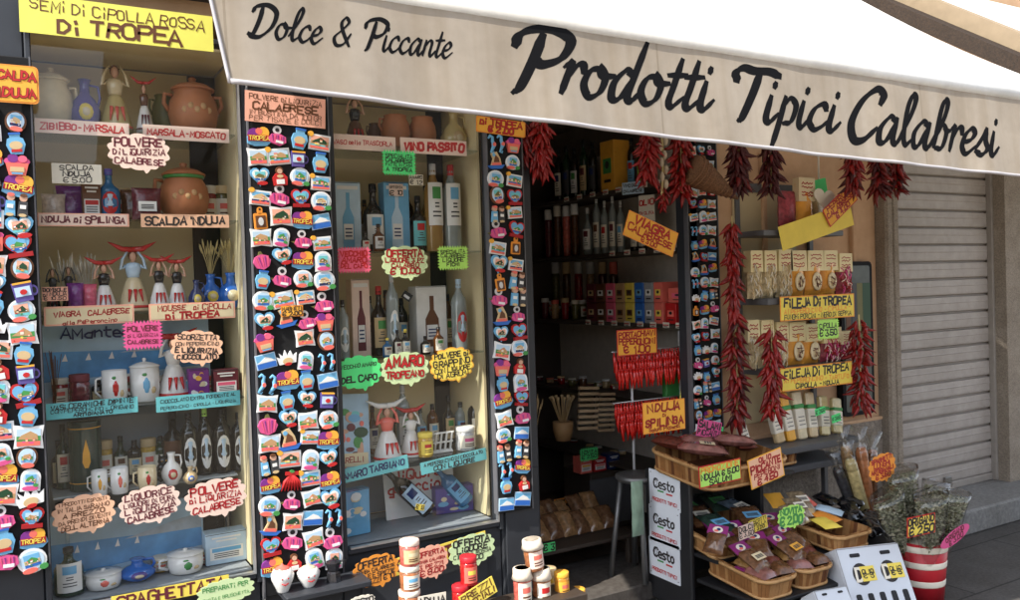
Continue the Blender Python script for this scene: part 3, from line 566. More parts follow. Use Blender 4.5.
        b.prism(rect(.95, .68), -.008, 0, WHT); scenic(b, 0, .03, .78, .46, -.010, 2); b.prism(ell(.26, .24, 10, -.42, .32), -.011, 0, 'amber'); b.prism(rect(.8, .1, 0, -.22), -.012, 0, 'coral')
    elif kind == 'mug':
        b.prism([(-.3, -.4), (.26, -.4), (.32, .3), (-.34, .3)], -.014, 0, 'violet'); b.prism(ell(.3, .4, 12, .32, -.05), -.010, 0, 'violet'); b.prism(ell(.16, .24, 8, .34, -.05), -.0105, 0, 'black'); b.prism(rect(.5, .34, -.02, -.04), -.016, 0, 'paleblue'); b.prism(ell(.24, .2, 8, 0, -.06), -.018, 0, 'red'); b.prism(rect(.6, .07, 0, .27), -.016, 0, 'amber')
    elif kind == 'crown':
        b.prism([(-.4, -.25), (.4, -.25), (.5, .2), (.3, .08), (.22, .35), (.05, .12), (-.05, .42), (-.18, .12), (-.36, .32), (-.3, .05), (-.5, .15)], -.012, 0, WHT); b.prism(ell(.5, .34, 12, 0, -.12), -.014, 0, 'sand'); b.prism(ell(.35, .16, 8, 0, -.26), -.016, 0, 'red')
    return b
MK = dict(tropea='yellow and purple boat', heart='blue heart with harbour view', redheart='red heart with harbour view', plate='round white plate with beach', cushion='white cushion with cliff view', onion='pink onion with bottle opener ring', bigonion='plain pink onion', view='blue rectangle with white cliffs',
          seahorse='pair of blue seahorses', sail='brown sailing boat', pot='blue painted amphora', basket='pink onion basket', board='orange chopping board', couple='little couple figure', arch='white arch with beach', oval='brown oval cameo', lady='red dressed lady', chilli='bunch of red chillies', frame='white framed view with orange sun', mug='violet mug', crown='white shell')
# unit outlines scaled in x and z only; relief stays a few millimetres
MMESH = {}
for k in MK:
    for vv in range(4):
        b = mag(k); sz = .078
        for v in b.v: v.x *= sz; v.z *= sz
        o = b.build('fridge_magnet'); MMESH[k, vv] = o.data; bpy.data.objects.remove(o)
ORD = 'topmost second third fourth fifth sixth seventh eighth ninth tenth eleventh twelfth thirteenth fourteenth fifteenth sixteenth seventeenth eighteenth nineteenth twentieth twenty-first twenty-second twenty-third twenty-fourth twenty-fifth'.split()
WEIGHT = ['tropea'] * 4 + ['heart'] * 4 + ['redheart'] * 3 + ['plate'] * 4 + ['cushion'] * 7 + ['onion'] * 4 + ['bigonion'] + ['view'] * 3 + ['seahorse'] + ['sail'] * 2 + ['pot'] * 3 + ['basket'] * 2 + ['board'] + ['couple'] * 2 + ['arch'] * 3 + ['oval'] * 3 + ['lady'] * 2 + ['frame'] * 5 + ['mug', 'crown']
def magnets(cols, rows, pTop, pBot, yb, colnames, board, scale, group, special=None):
    """cols: pixel x of each column at row y=300; pTop, pBot: pixel of first and last row centre"""
    z0, z1 = at(pTop[0], pTop[1], yb).z, at(pBot[0], pBot[1], yb).z; rng = random.Random(board); last = {}
    for ci, cx in enumerate(cols):
        x = at(cx, 300, yb).x; off = rng.uniform(-.18, .18) * (z0 - z1) / rows
        for r in range(rows):
            z = z0 + (z1 - z0) * r / (rows - 1) + off + rng.uniform(-.007, .007)
            k = rng.choice(WEIGHT)
            while k == last.get(ci): k = rng.choice(WEIGHT)
            last[ci] = k
            if special and (ci, r) in special:
                k = special[(ci, r)]
                if k is None: continue
            o = bpy.data.objects.new('fridge_magnet', MMESH[k, rng.randrange(4)]); COL.objects.link(o); s = scale * rng.uniform(.98, 1.2)
            o.location = (x + rng.uniform(-.005, .005), yb, z); o.scale = (s, 1, s); o.rotation_euler = (0, math.radians(rng.uniform(-12, 12)), 0)
            tag(o, f"{MK[k]} magnet, {ORD[r]} in {colnames[ci]} column of {board}", 'fridge magnet', group)
def board(xa, xb, za, zb, label, y0=-.055, y1=-.024):
    t = thing('magnet_board', label, 'magnet board', ((xa + xb) / 2, 0, zb)); b = MB(); b.bbox((0, (y0 + y1) / 2, (za - zb) / 2), (xb - xa, y1 - y0, za - zb), BOARD, .003); b.build('felt_panel', t)
    b = MB()
    for sx in (-1, 1): b.box((sx * (xb - xa) / 2, (y0 + y1) / 2, (za - zb) / 2), (.005, y1 - y0 + .004, za - zb + .006), M('board_edge', (.12, .12, .13), .4)); 
    b.build('edge_trim', t); return y0 - .0005
yb = board(X(-42, 300), X(39, 300, -.05), Z(10, 60), Z(48, 563, -.05), 'black magnet board at the left edge beside the left window')
magnets([-34, -6, 22], 22, (14, 119), (40, 557), yb, ['outermost', 'left', 'right'], 'leftmost board', 1.02, 'magnets on the leftmost board')
yb = board(X(254, 300, -.05), X(334, 300, -.05), Z(285, 95), Z(300, 590, -.05), 'wide black magnet board between the two display windows')
magnets([263, 283.5, 304, 324], 22, (285, 139), (302, 561), yb, ['first', 'second', 'third', 'fourth'], 'wide middle board', 1.0, 'magnets on the wide middle board', {(0, 12): 'seahorse', (0, 4): 'board', (1, 17): 'chilli', (1, 10): None})
yb3 = board(X(491, 300, -.05), X(526, 300, -.05), Z(505, 110), Z(513, 511, -.05), 'narrow black magnet board on the left side of the doorway')
magnets([499.5, 517], 22, (506, 146), (512, 502), yb3, ['left', 'right'], 'narrow doorway board', .98, 'magnets on the narrow doorway board', {(0, 8): 'board', (1, 9): 'couple'})
yb4 = board(X(690, 300, -.03), X(720, 300, -.03), Z(705, 135, -.03), Z(705, 440, -.03), 'shaded black magnet board on the right side of the doorway', -.03, -.002)
magnets([695, 704, 713], 22, (704, 152), (704, 428), yb4, ['left', 'middle', 'right'], 'shaded doorway board', .66, 'magnets on the shaded board right of the door')
# ================================================================== signs on the left window
YG = -.012; SG = 'signs of the left window'
sign('banner', 121, 24, 192, 37, -.075, 'rect', 'lemon', [('SEMi Di CiPOLLA ROSSA', 1), ('Di TROPEA', 1)], 'long yellow banner reading semi di cipolla rossa di Tropea across the top left', rot=0, ink='brown', bold=.75, cat='banner')
sign('price_sign', 13, 84, 52, 38, -.085, 'rrect', 'amber', [('SCALDA', 1), ("'NDUJA", 1)], 'amber scalda nduja sign cut by the left edge of the photo', ink='red', border='orange', edge='darkred', bold=1.1)
def strip(px, py, w, h, c, txt, label, ink='ink', y=.03, border=None, edge=None, rot=0, bold=1.0, group='shelf labels'):
    return sign('shelf_label', px, py, w, h, y, 'rect', c, txt, label, ink=ink, border=border, edge=edge, rot=rot, cat='shelf label', bold=bold, group=group)
strip(83, 128, 94, 14, 'blush', [('ZIBIBBO-MARSALA', 1)], 'pale pink strip reading zibibbo marsala under the top left ceramics', 'red', edge=None, bold=1.1)
strip(187, 134, 86, 14, 'blush', [('MARSALA-MOSCATO', 1)], 'pale pink strip reading marsala moscato under the large terracotta pot', 'red', bold=1.1)
strip(84, 220, 92, 13, 'blush', [("NDUJA di SPILINGA", 1)], 'pale pink strip reading nduja di spilinga in the left window', 'maroon', border='salmon', bold=1.1)
strip(186, 221, 88, 13, 'peach', [("SCALDA 'NDUJA", 1)], 'orange strip reading scalda nduja in dark letters', 'ink', bold=1.15)
strip(90, 315, 90, 19, 'cream', [('"VIAGRA" CALABRESE', 1.6), ('alla peperoncino', .6)], 'cream strip with red border reading viagra calabrese', 'crimson', border='salmon', bold=1.1)
strip(193, 311, 86, 17, 'cream', [('"MOUSSE" di CiPOLLA', 1), ('di TROPEA', 1)], 'cream strip with red border reading mousse di cipolla di Tropea', 'crimson', border='salmon', bold=1.05)
strip(93, 408, 92, 16, 'cyan', [('VASi CERAMICHE DIPINTE', 1), ('CON PEPERONCINO - ORIGANO', .8), ('ARTIGIANATO', .7)], 'long turquoise strip about ceramics under the mug and jars', 'ink')
strip(199, 401, 84, 15, 'cyan', [('CIOCCOLATO EXTRA FONDENTE AL', 1), ('PEPERONCINO - CIPOLLA - LIQUIRIZIA', 1)], 'turquoise strip about chocolate above the dark bottles', 'ink')
sign('speech_cloud_sign', 139, 152, 62, 36, YG, 'cloud', 'blush', [('POLVERE', 1), ('Di LiQUiRiZiA', .9), ('CALABRESE', 1)], 'white pink cloud sign reading polvere di liquirizia below the strips at the top', ink='maroon')
sign('price_card', 77, 174, 50, 20, .03, 'rect', 'paper', [('SCALDA', 1), ('NDUJA', 1), ('€ 5.00', 1)], 'white card priced 5 euro in front of the foil packets', rot=0)
sign('burst_sign', 143, 335, 36, 25, YG, 'burst', 'hotpink', [('POLVERE', 1), ('di LiQUiRiZiA', 1), ('CALABRESE', 1)], 'hot pink zigzag sign over the sea poster', ink='maroon')
sign('speech_cloud_sign', 197, 347, 52, 33, YG, 'cloud', 'peach', [('SCORZETTA', 1), ('CON PEPERONCINO', 1), ('E LIQUIRIZIA', 1), ('CIOCCOLATO', 1)], 'orange cloud sign beside the ceramic bride', rot=4)
sign('price_card', 55, 294, 26, 14, .03, 'rect', 'salmon', [('BOMBOLE', 1), ('di NDUJA', 1), ('€ 10.50', 1)], 'small salmon price card left of the purple packets')
sign('speech_cloud_sign', 84, 513, 64, 37, YG, 'cloud', 'peach', [('I PRODOTTI ESPOSTI', 1), ('IN TALIA SARANNO', 1), ('A PREZZO', 1), ('DA PRENDI DIVENTI', 1), ('DELL ALTERNA', 1)], 'orange cloud sign with five lines low in the left window', ink='brown', rot=-3)
sign('speech_cloud_sign', 150, 504, 62, 36, YG, 'cloud', 'blush', [('LiQUORiCE', 1.2), ('LIQUORE Di PURA', .8), ('LiQUiRiZiA', .9), ('CALABRESE', 1)], 'pale cloud sign reading liquorice in the middle of three low clouds', ink='maroon', rot=-5)
sign('speech_cloud_sign', 216, 497, 62, 36, YG, 'cloud', 'blush', [('POLVERE', 1), ('di LiQUiRiZiA', .8), ('CALABRESE', 1.1)], 'pale cloud sign reading polvere di liquirizia below the oval label bottles', ink='crimson', rot=-4)
sign('banner', 172, 592, 118, 14, -.06, 'rect', 'yellow', [('SPAGHETTATA', 1)], 'yellow banner reading spaghettata under the left window', ink='maroon', rot=0, cat='banner')
sign('speech_cloud_sign', 226, 591, 58, 24, -.075, 'cloud', 'pale_green', [('PREPARATi PER', 1), ('PASTA E BRUSCHETTA', 1)], 'pale green cloud sign reading preparati at the bottom edge', ink='green', rot=-1)
# ------------------------------------------------------------------ signs on the second window
sign('paper_notice', 286, 110, 80, 30, -.064, 'rect', 'salmon', [('POLVERE di LiQUiRiZiA', 1), ('CALABRESE', 1.1), ('IN BUSTINA DA 100 GR', .7), ('PER TISANE E DOLCI', .7)], 'salmon paper notice above the wide magnet board', ink='brown', rot=2, cat='notice')
strip(363, 143, 66, 15, 'blush', [('VASO della TRASDORLA', 1)], 'pale strip with red letters under the dark figurine', 'red', bold=1.1)
strip(434, 147, 66, 15, 'blush', [('VINO PASSITO', 1)], 'pale strip reading vino passito under the brown pots', 'red', bold=1.15)
sign('burst_sign', 399, 163, 31, 22, YG, 'burst', 'neon', [('SPECIALITA', 1), ('CALABRESE', 1), ('FATTE IN CASA', 1), ('A TROPEA', 1)], 'green zigzag sign near the top of the right window')
sign('burst_sign', 354, 260, 31, 23, YG, 'burst', 'pink', [('VECCHIO', 1), ('AMARO', 1), ('DEL CAPO', 1)], 'pink zigzag sign reading vecchio amaro del capo', ink='red', bold=1.0)
sign('speech_cloud_sign', 405, 262, 46, 32, YG, 'cloud', 'pale_green', [('OFFERTA', 1.2), ('LiQUORE 3 PZ', .7), ('CALABRO', .7), ('€ 10.00', 1)], 'yellow green cloud offering three liqueurs at ten euro', ink='crimson', bold=1.0)
sign('burst_sign', 453, 258, 28, 21, YG, 'burst', 'lime', [('SPECIALITA', 1), ('CALABRESE', 1), ('LIQUORE', 1), ('FICHI', 1)], 'yellow green zigzag sign under the two tall clear bottles')
sign('speech_cloud_sign', 359, 372, 45, 33, YG, 'cloud', 'neon', [('VECCHiO AMARO', 1), ('DEL CAPO', 1)], 'bright green cloud sign reading vecchio amaro del capo', rot=-2)
sign('speech_cloud_sign', 405, 368, 48, 32, YG, 'cloud', 'pale_green', [('AMARO', 1), ('TROPEANO', 1)], 'pale yellow cloud sign with big red letters amaro', ink='red', edge='darkred', bold=.9)
sign('speech_cloud_sign', 452, 364, 44, 33, YG, 'cloud', 'yellow', [('POLVERE di', 1), ('GRAPPINO', 1), ('CON LIQUORE', .7), ('DI AGRUMI', .7)], 'yellow orange cloud sign right of the amaro cloud', rot=-4, border='amber')
strip(374, 469, 70, 14, 'cyan', [('AMARO TARGIANO', 1)], 'turquoise strip reading amaro targiano', 'navy', rot=-5, bold=1.2)
strip(454, 461, 66, 12, 'cyan', [('A PEPERONCINO DI CIOCCOLATO', 1), ('CON LIQUORE', 1)], 'turquoise strip right of the amaro targiano strip', 'ink', rot=-5)
sign('price_sign', 501, 127, 49, 16, -.065, 'rrect', 'amber', [('di TROPEA', 1), ('€ 2.00', 1)], 'amber price sign of 2 euro above the narrow doorway board', ink='red', edge='darkred', border='orange', bold=1.0, rot=3)
sign('price_sign', 292, 311, 22, 11, -.066, 'rect', 'amber', [('MAGNETI', 1), ('€ 2.00', 1)], 'small orange price card of 2 euro among the magnets', border='orange')
sign('banner', 440, 553, 96, 17, -.06, 'rect', 'yellow', [('SPAGHETTATA', 1)], 'yellow banner partly hidden by round clouds under the right window', ink='maroon', rot=-6, cat='banner')
sign('speech_cloud_sign', 376, 570, 46, 31, -.09, 'cloud', 'orange', [('OFFERTA', 1.1), ('BOMBA CALABRESE', .8), ('SALE E SPEZIE', .7), ('3 PEZZI € 10', .8)], 'orange cloud sign reading offerta below the right window', rot=-3)
sign('speech_cloud_sign', 431, 561, 34, 32, -.09, 'cloud', 'salmon', [('OFFERTA', 1.1), ('BOMBA CALABRA', .8), ('3 PEZZI', .7), ('€ 8.00', .8)], 'salmon pink cloud sign behind the jar tower', ink='crimson', rot=-3)
sign('speech_cloud_sign', 472, 549, 46, 30, -.09, 'cloud', 'pale_green', [('OFFERTA', 1.1), ('LiQUORE', .9), ('CIPOLLA ROSSA', .7), ('€ 5.00', .8)], 'yellow green cloud sign above the red jars', rot=-2)
# ================================================================== goods in the windows
def spot(px, pyt, y, zs, wpx):
    p = CAM + (at(px, pyt, y) - CAM); k = mpp(px, pyt, y); return p.x, max(.01, p.z - zs), wpx * k
def parts(t, *pairs):
    for n, b in pairs: b.build(n, t)
def bottle(px, pyt, y, zs, wpx, label, body='dark', lab='white', cap='black', kind='round', rz=0, group=None, name='bottle', lines=None, oval=False, h=None, loc=None, w=None, lz=(.12, .55)):
    if loc is None:
        x, h, w = spot(px, pyt, y, zs, wpx); loc = (x, y, zs)
    r = w / 2; t = thing(name, label, 'bottle', loc, rz, group)
    bm = {'dark': M('dark_bottle_glass', (.014, .012, .009), .08, 0, coat=.6), 'green': M('green_bottle_glass', (.012, .035, .015), .08, 0, coat=.6), 'amber': M('amber_bottle_glass', (.12, .04, .008), .08, .1, coat=.6), 'clear': M('clear_spirit_glass', (.3, .34, .33), .06, .2, 8, coat=.8), 'golden': M('golden_liqueur', (.36, .2, .05), .08, .2, 8, coat=.8), 'blue': M('blue_bottle_glass', (.03, .16, .34), .1, .2, 9, coat=.6)}[body]
    sq = .8 if kind == 'flask' else 1.0
    ns = .68 if kind != 'tall' else .8
    prof = [(r * .86, 0), (r * .98, h * .012), (r, h * .04), (r, h * (ns - .14)), (r * .9, h * (ns - .07)), (r * .5, h * ns), (r * .33, h * (ns + .06)), (r * .3, h * .9), (r * .36, h * .905), (r * .36, h * .925)]
    if kind == 'squat': prof = [(r * .8, 0), (r, h * .05), (r, h * .5), (r * .85, h * .6), (r * .35, h * .7), (r * .3, h * .9)]
    b = MB(); b.lathe(prof, bm, 14, sq=sq); c = MB(); c.lathe([(r * .34, h * .875), (r * .37, h * .88), (r * .36, h * .995), (r * .3, h)], cap, 10, sq=1)
    l = MB(); z0, z1 = h * lz[0], h * lz[1]; m = 8
    if oval:
        vs = []; fs = []
        for i in range(16):
            a = 2 * math.pi * i / 16; u = .75 * math.cos(a); vs.append((r * 1.012 * math.sin(u), -sq * r * 1.012 * math.cos(u), (z0 + z1) / 2 + (z1 - z0) / 2 * math.sin(a)))
        vs.append((0, -sq * r * 1.03, (z0 + z1) / 2)); fs = [(i, (i + 1) % 16, 16) for i in range(16)]; l.add(vs, fs, lab)
        l.add([(v[0] * .7, v[1] * 1.02 - .0006, (v[2] - (z0 + z1) / 2) * .55 + (z0 + z1) / 2 + (z1 - z0) * .12) for v in vs], fs, 'paleblue')
    else:
        aa = [-.95 + 1.9 * i / m for i in range(m + 1)]; q = 1.012
        def arc(za, zb, q, A, mt): l.add([(r * q * math.sin(a), -sq * r * q * math.cos(a), z) for z in (za, zb) for a in A], [(i, i + 1, len(A) + i + 1, len(A) + i) for i in range(len(A) - 1)], mt, True)
        arc(z0, z1, q, aa, lab); hz = z1 - z0
        arc(z0 + hz * .62, z0 + hz * .9, q + .012, aa[2:-2], random.choice(['red', 'navy', 'sky', 'maroon', 'green', 'brown', 'sky']))
        for f in (.2, .3, .42, .5): arc(z0 + hz * f, z0 + hz * (f + .035), q + .012, aa[2:-2] if f < .4 else aa[3:-3], 'darkgrey')
    parts(t, ('glass_body', b), ('cap', c), ('label', l)); return t
def pot(px, pyt, y, zs, wpx, label, colr='terracotta', lid=True, handles=2, deco=None, name='ceramic_pot', cat='pot', rim=None):
    x, h, w = spot(px, pyt, y, zs, wpx); t = thing(name, label, cat, (x, y, zs)); r = w / 2; hb = h * (.78 if lid else 1)
    mt = M('fired_' + colr, PAL[colr], .5, .2, 14, bump=.1)
    b = MB(); b.lathe([(r * .55, 0), (r * .62, hb * .02), (r * .9, hb * .25), (r, hb * .5), (r * .93, hb * .75), (r * .72, hb * .93), (r * .78, hb), (r * .7, hb * 1.0), (r * .6, hb * .9)], mt, 22); b.build('body', t)
    if rim: b = MB(); b.lathe([(r * .79, hb * .93), (r * .83, hb * .96), (r * .83, hb * 1.0), (r * .79, hb * 1.02)], rim, 22); b.build('glazed_rim', t)
    if lid: b = MB(); b.lathe([(r * .86, hb * 1.0), (r * .88, hb * 1.03), (r * .6, hb * 1.12), (r * .2, hb * 1.18), (r * .12, hb * 1.2), (r * .17, hb * 1.25), (r * .1, hb * 1.28)], mt, 20); b.build('lid', t)
    for s in ((-1, 1) if handles == 2 else (-1,) if handles else ()):
        b = MB(); b.tube([(s * r * .8, 0, hb * .88), (s * r * 1.1, 0, hb * .9), (s * r * 1.14, 0, hb * .7), (s * r * .96, 0, hb * .55)], r * .09, mt, 8); b.build('handle', t)
    if deco:
        b = MB()
        for k in range(5):
            a = -.5 + .25 * k; b.ball((r * .97 * math.sin(a), -r * .97 * math.cos(a), hb * (.52 + .08 * (k % 2))), (r * .13, r * .05, hb * .07), deco, 8)
        b.build('relief', t)
    return t
def jug(px, pyt, y, zs, wpx, label, c='violet', med='yellow', spout=True, wheat=0, cat='jug', name='ceramic_jug'):
    x, h, w = spot(px, pyt, y, zs, wpx); t = thing(name, label, cat, (x, y, zs)); r = w / 2; hb = h * (1 if not wheat else .5)
    b = MB(); b.lathe([(r * .5, 0), (r * .6, hb * .03), (r * .97, hb * .25), (r, hb * .4), (r * .7, hb * .6), (r * .34, hb * .72), (r * .3, hb * .88), (r * .42, hb), (r * .3, hb * .99)], G(c), 18); b.build('body', t)
    b = MB(); b.tube([(r * .32, 0, hb * .9), (r * .85, 0, hb * .88), (r * .95, 0, hb * .66), (r * .8, 0, hb * .5)], r * .09, G(c), 8); b.build('handle', t)
    b = MB(); b.ball((0, -r * .78, hb * .35), (r * .5, r * .3, hb * .17), G(med), 12); b.ball((0, -r * .95, hb * .35), (r * .3, r * .16, hb * .1), G('cream'), 10); b.build('medallion', t)
    if wheat: stalks(x, y + .0, zs + hb * .85, h - hb * .85, r * 1.3, wheat, 'dry wheat ears standing in the ' + label)
    return t
def stalks(x, y, z, h, spread, n, label, c='straw', head=True, name='dried_wheat', cat='dried flowers'):
    t = thing(name, ' '.join(label.split()[:16]), cat, (x, y, z)); b = MB(); e = MB()
    for i in range(n):
        a = U_(0, 6.28); q = U_(.2, 1) * spread; dx, dy = q * math.cos(a), q * .6 * math.sin(a); hh = h * U_(.75, 1)
        b.tube([(0, 0, 0), (dx * .4, dy * .4, hh * .5), (dx, dy, hh)], .0011, c, 4)
        if head: e.tube([(dx * .78, dy * .78, hh * .76), (dx * .92, dy * .92, hh * .9), (dx * 1.05, dy * 1.05, hh * 1.04)], [.002, .0045, .001], c, 5)
    b.build('stems', t); (e.build('ears', t) if head else None); return t
def doll(px, pyt, y, zs, wpx, label, skirt='white', top='black', hat='red', arms=True, apron='red', name='ceramic_doll', hair='brown'):
    x, h, w = spot(px, pyt, y, zs, wpx); t = thing(name, label, 'figurine', (x, y, zs)); r = w / 2; hh = h * (.86 if hat else .98)
    b = MB(); b.lathe([(r * .95, 0), (r, hh * .03), (r * .8, hh * .25), (r * .48, hh * .5), (r * .34, hh * .56)], G(skirt), 18); b.build('skirt', t)
    b = MB(); b.lathe([(r * .99, hh * .055), (r * 1.0, hh * .075), (r * .97, hh * .1)], G(apron), 18)
    for k in range(3): b.tube([(r * (-.3 + .3 * k), -r * .75, hh * .36), (r * (-.42 + .42 * k), -r * .9, hh * .16)], [r * .13, r * .04], G(apron), 6)
    b.build('skirt_trim', t)
    b = MB(); b.lathe([(r * .34, hh * .54), (r * .42, hh * .62), (r * .5, hh * .72), (r * .4, hh * .79), (r * .14, hh * .81)], G(top), 14, sq=.75); b.build('bodice', t)
    b = MB(); b.ball((0, -r * .04, hh * .9), (r * .23, r * .22, hh * .085), 'skin', 12); b.lathe([(r * .11, hh * .79), (r * .1, hh * .85)], 'skin', 8); b.build('head', t)
    b = MB(); b.ball((0, r * .04, hh * .915), (r * .28, r * .24, hh * .092), hair, 12); b.build('hair', t)
    if arms:
        for s in (-1, 1):
            b = MB(); b.tube([(s * r * .42, 0, hh * .75), (s * r * .75, -r * .1, hh * .7), (s * r * .62, -r * .1, hh * .86), (s * r * .3, 0, hh * .99)], [r * .14, r * .12, r * .09, r * .07], G(top if top != 'black' else 'skin'), 8); b.build('arm', t)
    if hat:
        b = MB(); q = 1.0
        for s in (-1, 1): b.tube([(0, 0, hh * 1.02), (s * r * .6, 0, hh * 1.03), (s * r * 1.1, 0, hh * 1.1), (s * r * 1.45, 0, hh * 1.15)], [r * .2, r * .18, r * .1, r * .02], G(hat if s > 0 else hat), 8)
        b.build('pepper_headdress', t)
    return t
def carton(px, pyt, y, zs, wpx, label, c='paleblue', pic='sky', dp=.07, rz=0, art='bottle', name='gift_box', cat='box', lines=None):
    x, h, w = spot(px, pyt, y, zs, wpx); t = thing(name, label, cat, (x, y + dp / 2, zs), rz); d = dp
    b = MB(); b.bbox((0, 0, h / 2), (w, d, h), M('printed_' + c, PAL[c], .4, .12, 20), .002); b.build('carton', t)
    b = MB(); f = -d / 2 - .0008
    if art == 'bottle':
        b.prism([(-w * .22, h * .08), (w * .22, h * .08), (w * .22, h * .5), (w * .07, h * .64), (w * .07, h * .85), (-w * .07, h * .85), (-w * .07, h * .64), (-w * .22, h * .5)], f - .0005, f, pic); b.prism(rect(w * .36, h * .22, 0, h * .3), f - .001, f - .0005, 'white'); b.prism(rect(w * .8, h * .05, 0, h * .92), f - .001, f, 'white')
        for z in (.24, .29, .34): b.prism(rect(w * .26, h * .02, 0, h * z), f - .0015, f - .001, 'navy')
    elif art == 'label':
        b.prism(rect(w * .8, h * .4, 0, h * .35), f - .0006, f, 'white'); b.prism(rect(w * .7, h * .12, 0, h * .46), f - .001, f - .0006, pic); [b.prism(rect(w * (.7 - .2 * q), h * .05, 0, h * (.85 - .1 * q)), f - .001, f, 'white') for q in range(2)]
        for z in (.22, .28, .34): b.prism(rect(w * .6, h * .025, 0, h * z), f - .001, f - .0006, 'darkgrey')
    else:
        for k in range(14): b.prism(ell(w * U_(.15, .35), h * U_(.08, .2), 8, U_(-.32, .32) * w, U_(.12, .85) * h), f - .0005 - k * .0001, f, random.choice([pic, 'white', 'cream', c]))
    b.build('printed_front', t); b = MB(); b.prism(rect(w * .98, .0025, 0, h - .004), f, f + .001, 'darkgrey'); b.build('lid_seam', t); return t
def bag(px, pyt, y, zs, wpx, label, c='red', tagc=None, name='foil_packet', cat='packet', dp=.05, loc=None, hw=None, rot=None, header=None, mat=None, group=None, gloss=.2):
    if loc is None:
        x, h, w = spot(px, pyt, y, zs, wpx); loc = (x, y, zs)
    else: w, h = hw
    t = thing(name, label, cat, loc, group=group, rot=rot); n, m = 8, 9; vs = []; fs = []; cm = mat or M('foil_' + c, PAL[c], gloss, .35, 60, bump=.5, coat=.5)
    for s in (-1, 1):
        for j in range(m + 1):
            for i in range(n + 1):
                u, v = i / n * 2 - 1, j / m; e = max(0, (1 - u * u)) ** .5 * max(0, (1 - (2 * v - 1) ** 4)) ** .6
                vs.append((u * w / 2 * (1 - .08 * math.sin(v * math.pi)), s * dp / 2 * e * U_(.8, 1.1), v * h))
    N = (n + 1) * (m + 1)
    for s in (0, 1):
        for j in range(m):
            for i in range(n):
                q = [s * N + j * (n + 1) + i, s * N + j * (n + 1) + i + 1, s * N + (j + 1) * (n + 1) + i + 1, s * N + (j + 1) * (n + 1) + i]; fs.append(q if s == 0 else q[::-1])
    b = MB(); b.add(vs, fs, cm, True); b.build('wrapper', t)
    if tagc: b = MB(); b.prism(rect(w * .6, h * .3, 0, h * .42), -dp * .56, -dp * .54, tagc); [b.prism(rect(w * .42, h * .03, 0, h * (.36 + .05 * k)), -dp * .58, -dp * .56, 'darkgrey') for k in range(3)]; b.build('label', t)
    if header:
        b = MB(); b.prism([(-w * .5, h * .62), (w * .5, h * .62), (w * .47, h * 1.12), (-w * .47, h * 1.12)], -dp * .46, dp * .3, header); [ribbon(b, [(w * (-.32 + .08 * q), h * (zc_ + U_(-.025, .025))) for q in range(9)], h * .022, -dp * .46 - .001, P('crimson')) for zc_ in (1.0, .92, .8, .74)]; b.build('header_card', t)
    return t
def poster(px, py, y, w, h, label, tilt=-.2, rz=0, kind='sea', title=None, rot=0):
    p = at(px, py, y); k = mpp(px, py, y); W, H = w * k, h * k; t = thing('poster', label, 'poster', p, rot=(tilt, math.radians(-rot), rz))
    b = MB(); b.prism(rect(W, H), -.002, .002, M('poster_sky', (.4, .58, .72), .4, .25, 7)); b.build('sheet', t); b = MB()
    if kind == 'sea':
        b.prism([(-W * .49, -H * .2), (W * .49, -H * .1), (W * .49, H * .12), (-W * .49, H * .18)], -.003, -.002, M('poster_sea', (.1, .34, .66), .4, .35, 12)); b.prism([(-W * .49, -H * .49), (W * .49, -H * .49), (W * .49, -H * .1), (W * .1, -H * .16), (-W * .3, -H * .3)], -.0038, -.003, M('poster_shore', (.42, .5, .55), .4, .35, 22))
        b.prism([(W * .0, H * .12), (W * .49, H * .12), (W * .49, H * .3), (W * .3, H * .24)], -.0034, -.002, M('poster_hill', (.42, .5, .58), .4, .3, 20))
        for k_ in range(4): b.prism([(W * (-.3 + .12 * k_), H * .05), (W * (-.27 + .12 * k_), H * .05), (W * (-.28 + .12 * k_), H * .14)], -.0044, -.0038, 'white')
    else:
        for k_ in range(18): b.prism(ell(W * U_(.1, .4), H * U_(.06, .2), 10, U_(-.3, .3) * W, U_(-.38, .3) * H), -.003 - .0002 * k_, -.002, random.choice(['green', 'darkgreen', 'cyan', 'coral', 'cream', 'sky', 'maroon', 'skin']))
    b.build('print', t)
    if title: b = MB(); b.prism(rect(W * .86, H * .17, 0, -H * .36), -.0076, -.007, 'cream') if kind != 'sea' else None; text(b, title[0], -W * .12 if kind == 'sea' else 0, H * .38 if kind == 'sea' else -H * .36, W * .6, H * .12, -.0082, P(title[1]), 1.1, .3); b.build('lettering', t)
    return t
def mug(px, pyt, y, zs, wpx, label, c='white', deco='red', name='ceramic_mug', cat='mug', lid=False):
    x, h, w = spot(px, pyt, y, zs, wpx); t = thing(name, label, cat, (x, y, zs)); r = w / 2; hb = h * (.8 if lid else 1)
    b = MB(); b.lathe([(r * .8, 0), (r * .9, hb * .04), (r, hb * .4), (r * .98, hb), (r * .9, hb), (r * .88, hb * .2)], G(c), 18); b.build('body', t)
    b = MB(); b.tube([(-r * .95, 0, hb * .8), (-r * 1.4, 0, hb * .76), (-r * 1.45, 0, hb * .4), (-r * .98, 0, hb * .22)], r * .1, G(c), 8); b.build('handle', t)
    b = MB(); b.ball((0, -r * .9, hb * .5), (r * .28, r * .14, hb * .26), G(deco), 10); b.ball((r * .4, -r * .82, hb * .35), (r * .24, r * .12, hb * .12), G('sand'), 8); b.ball((-r * .1, -r * .92, hb * .8), (r * .2, r * .1, hb * .06), G('green'), 8); b.build('painted_motif', t)
    if lid: b = MB(); b.lathe([(r * 1.04, hb), (r * 1.04, hb * 1.03), (r * .5, hb * 1.12), (r * .1, hb * 1.15), (r * .15, hb * 1.23), (r * .05, hb * 1.26)], G(c), 18); b.build('lid', t)
    return t
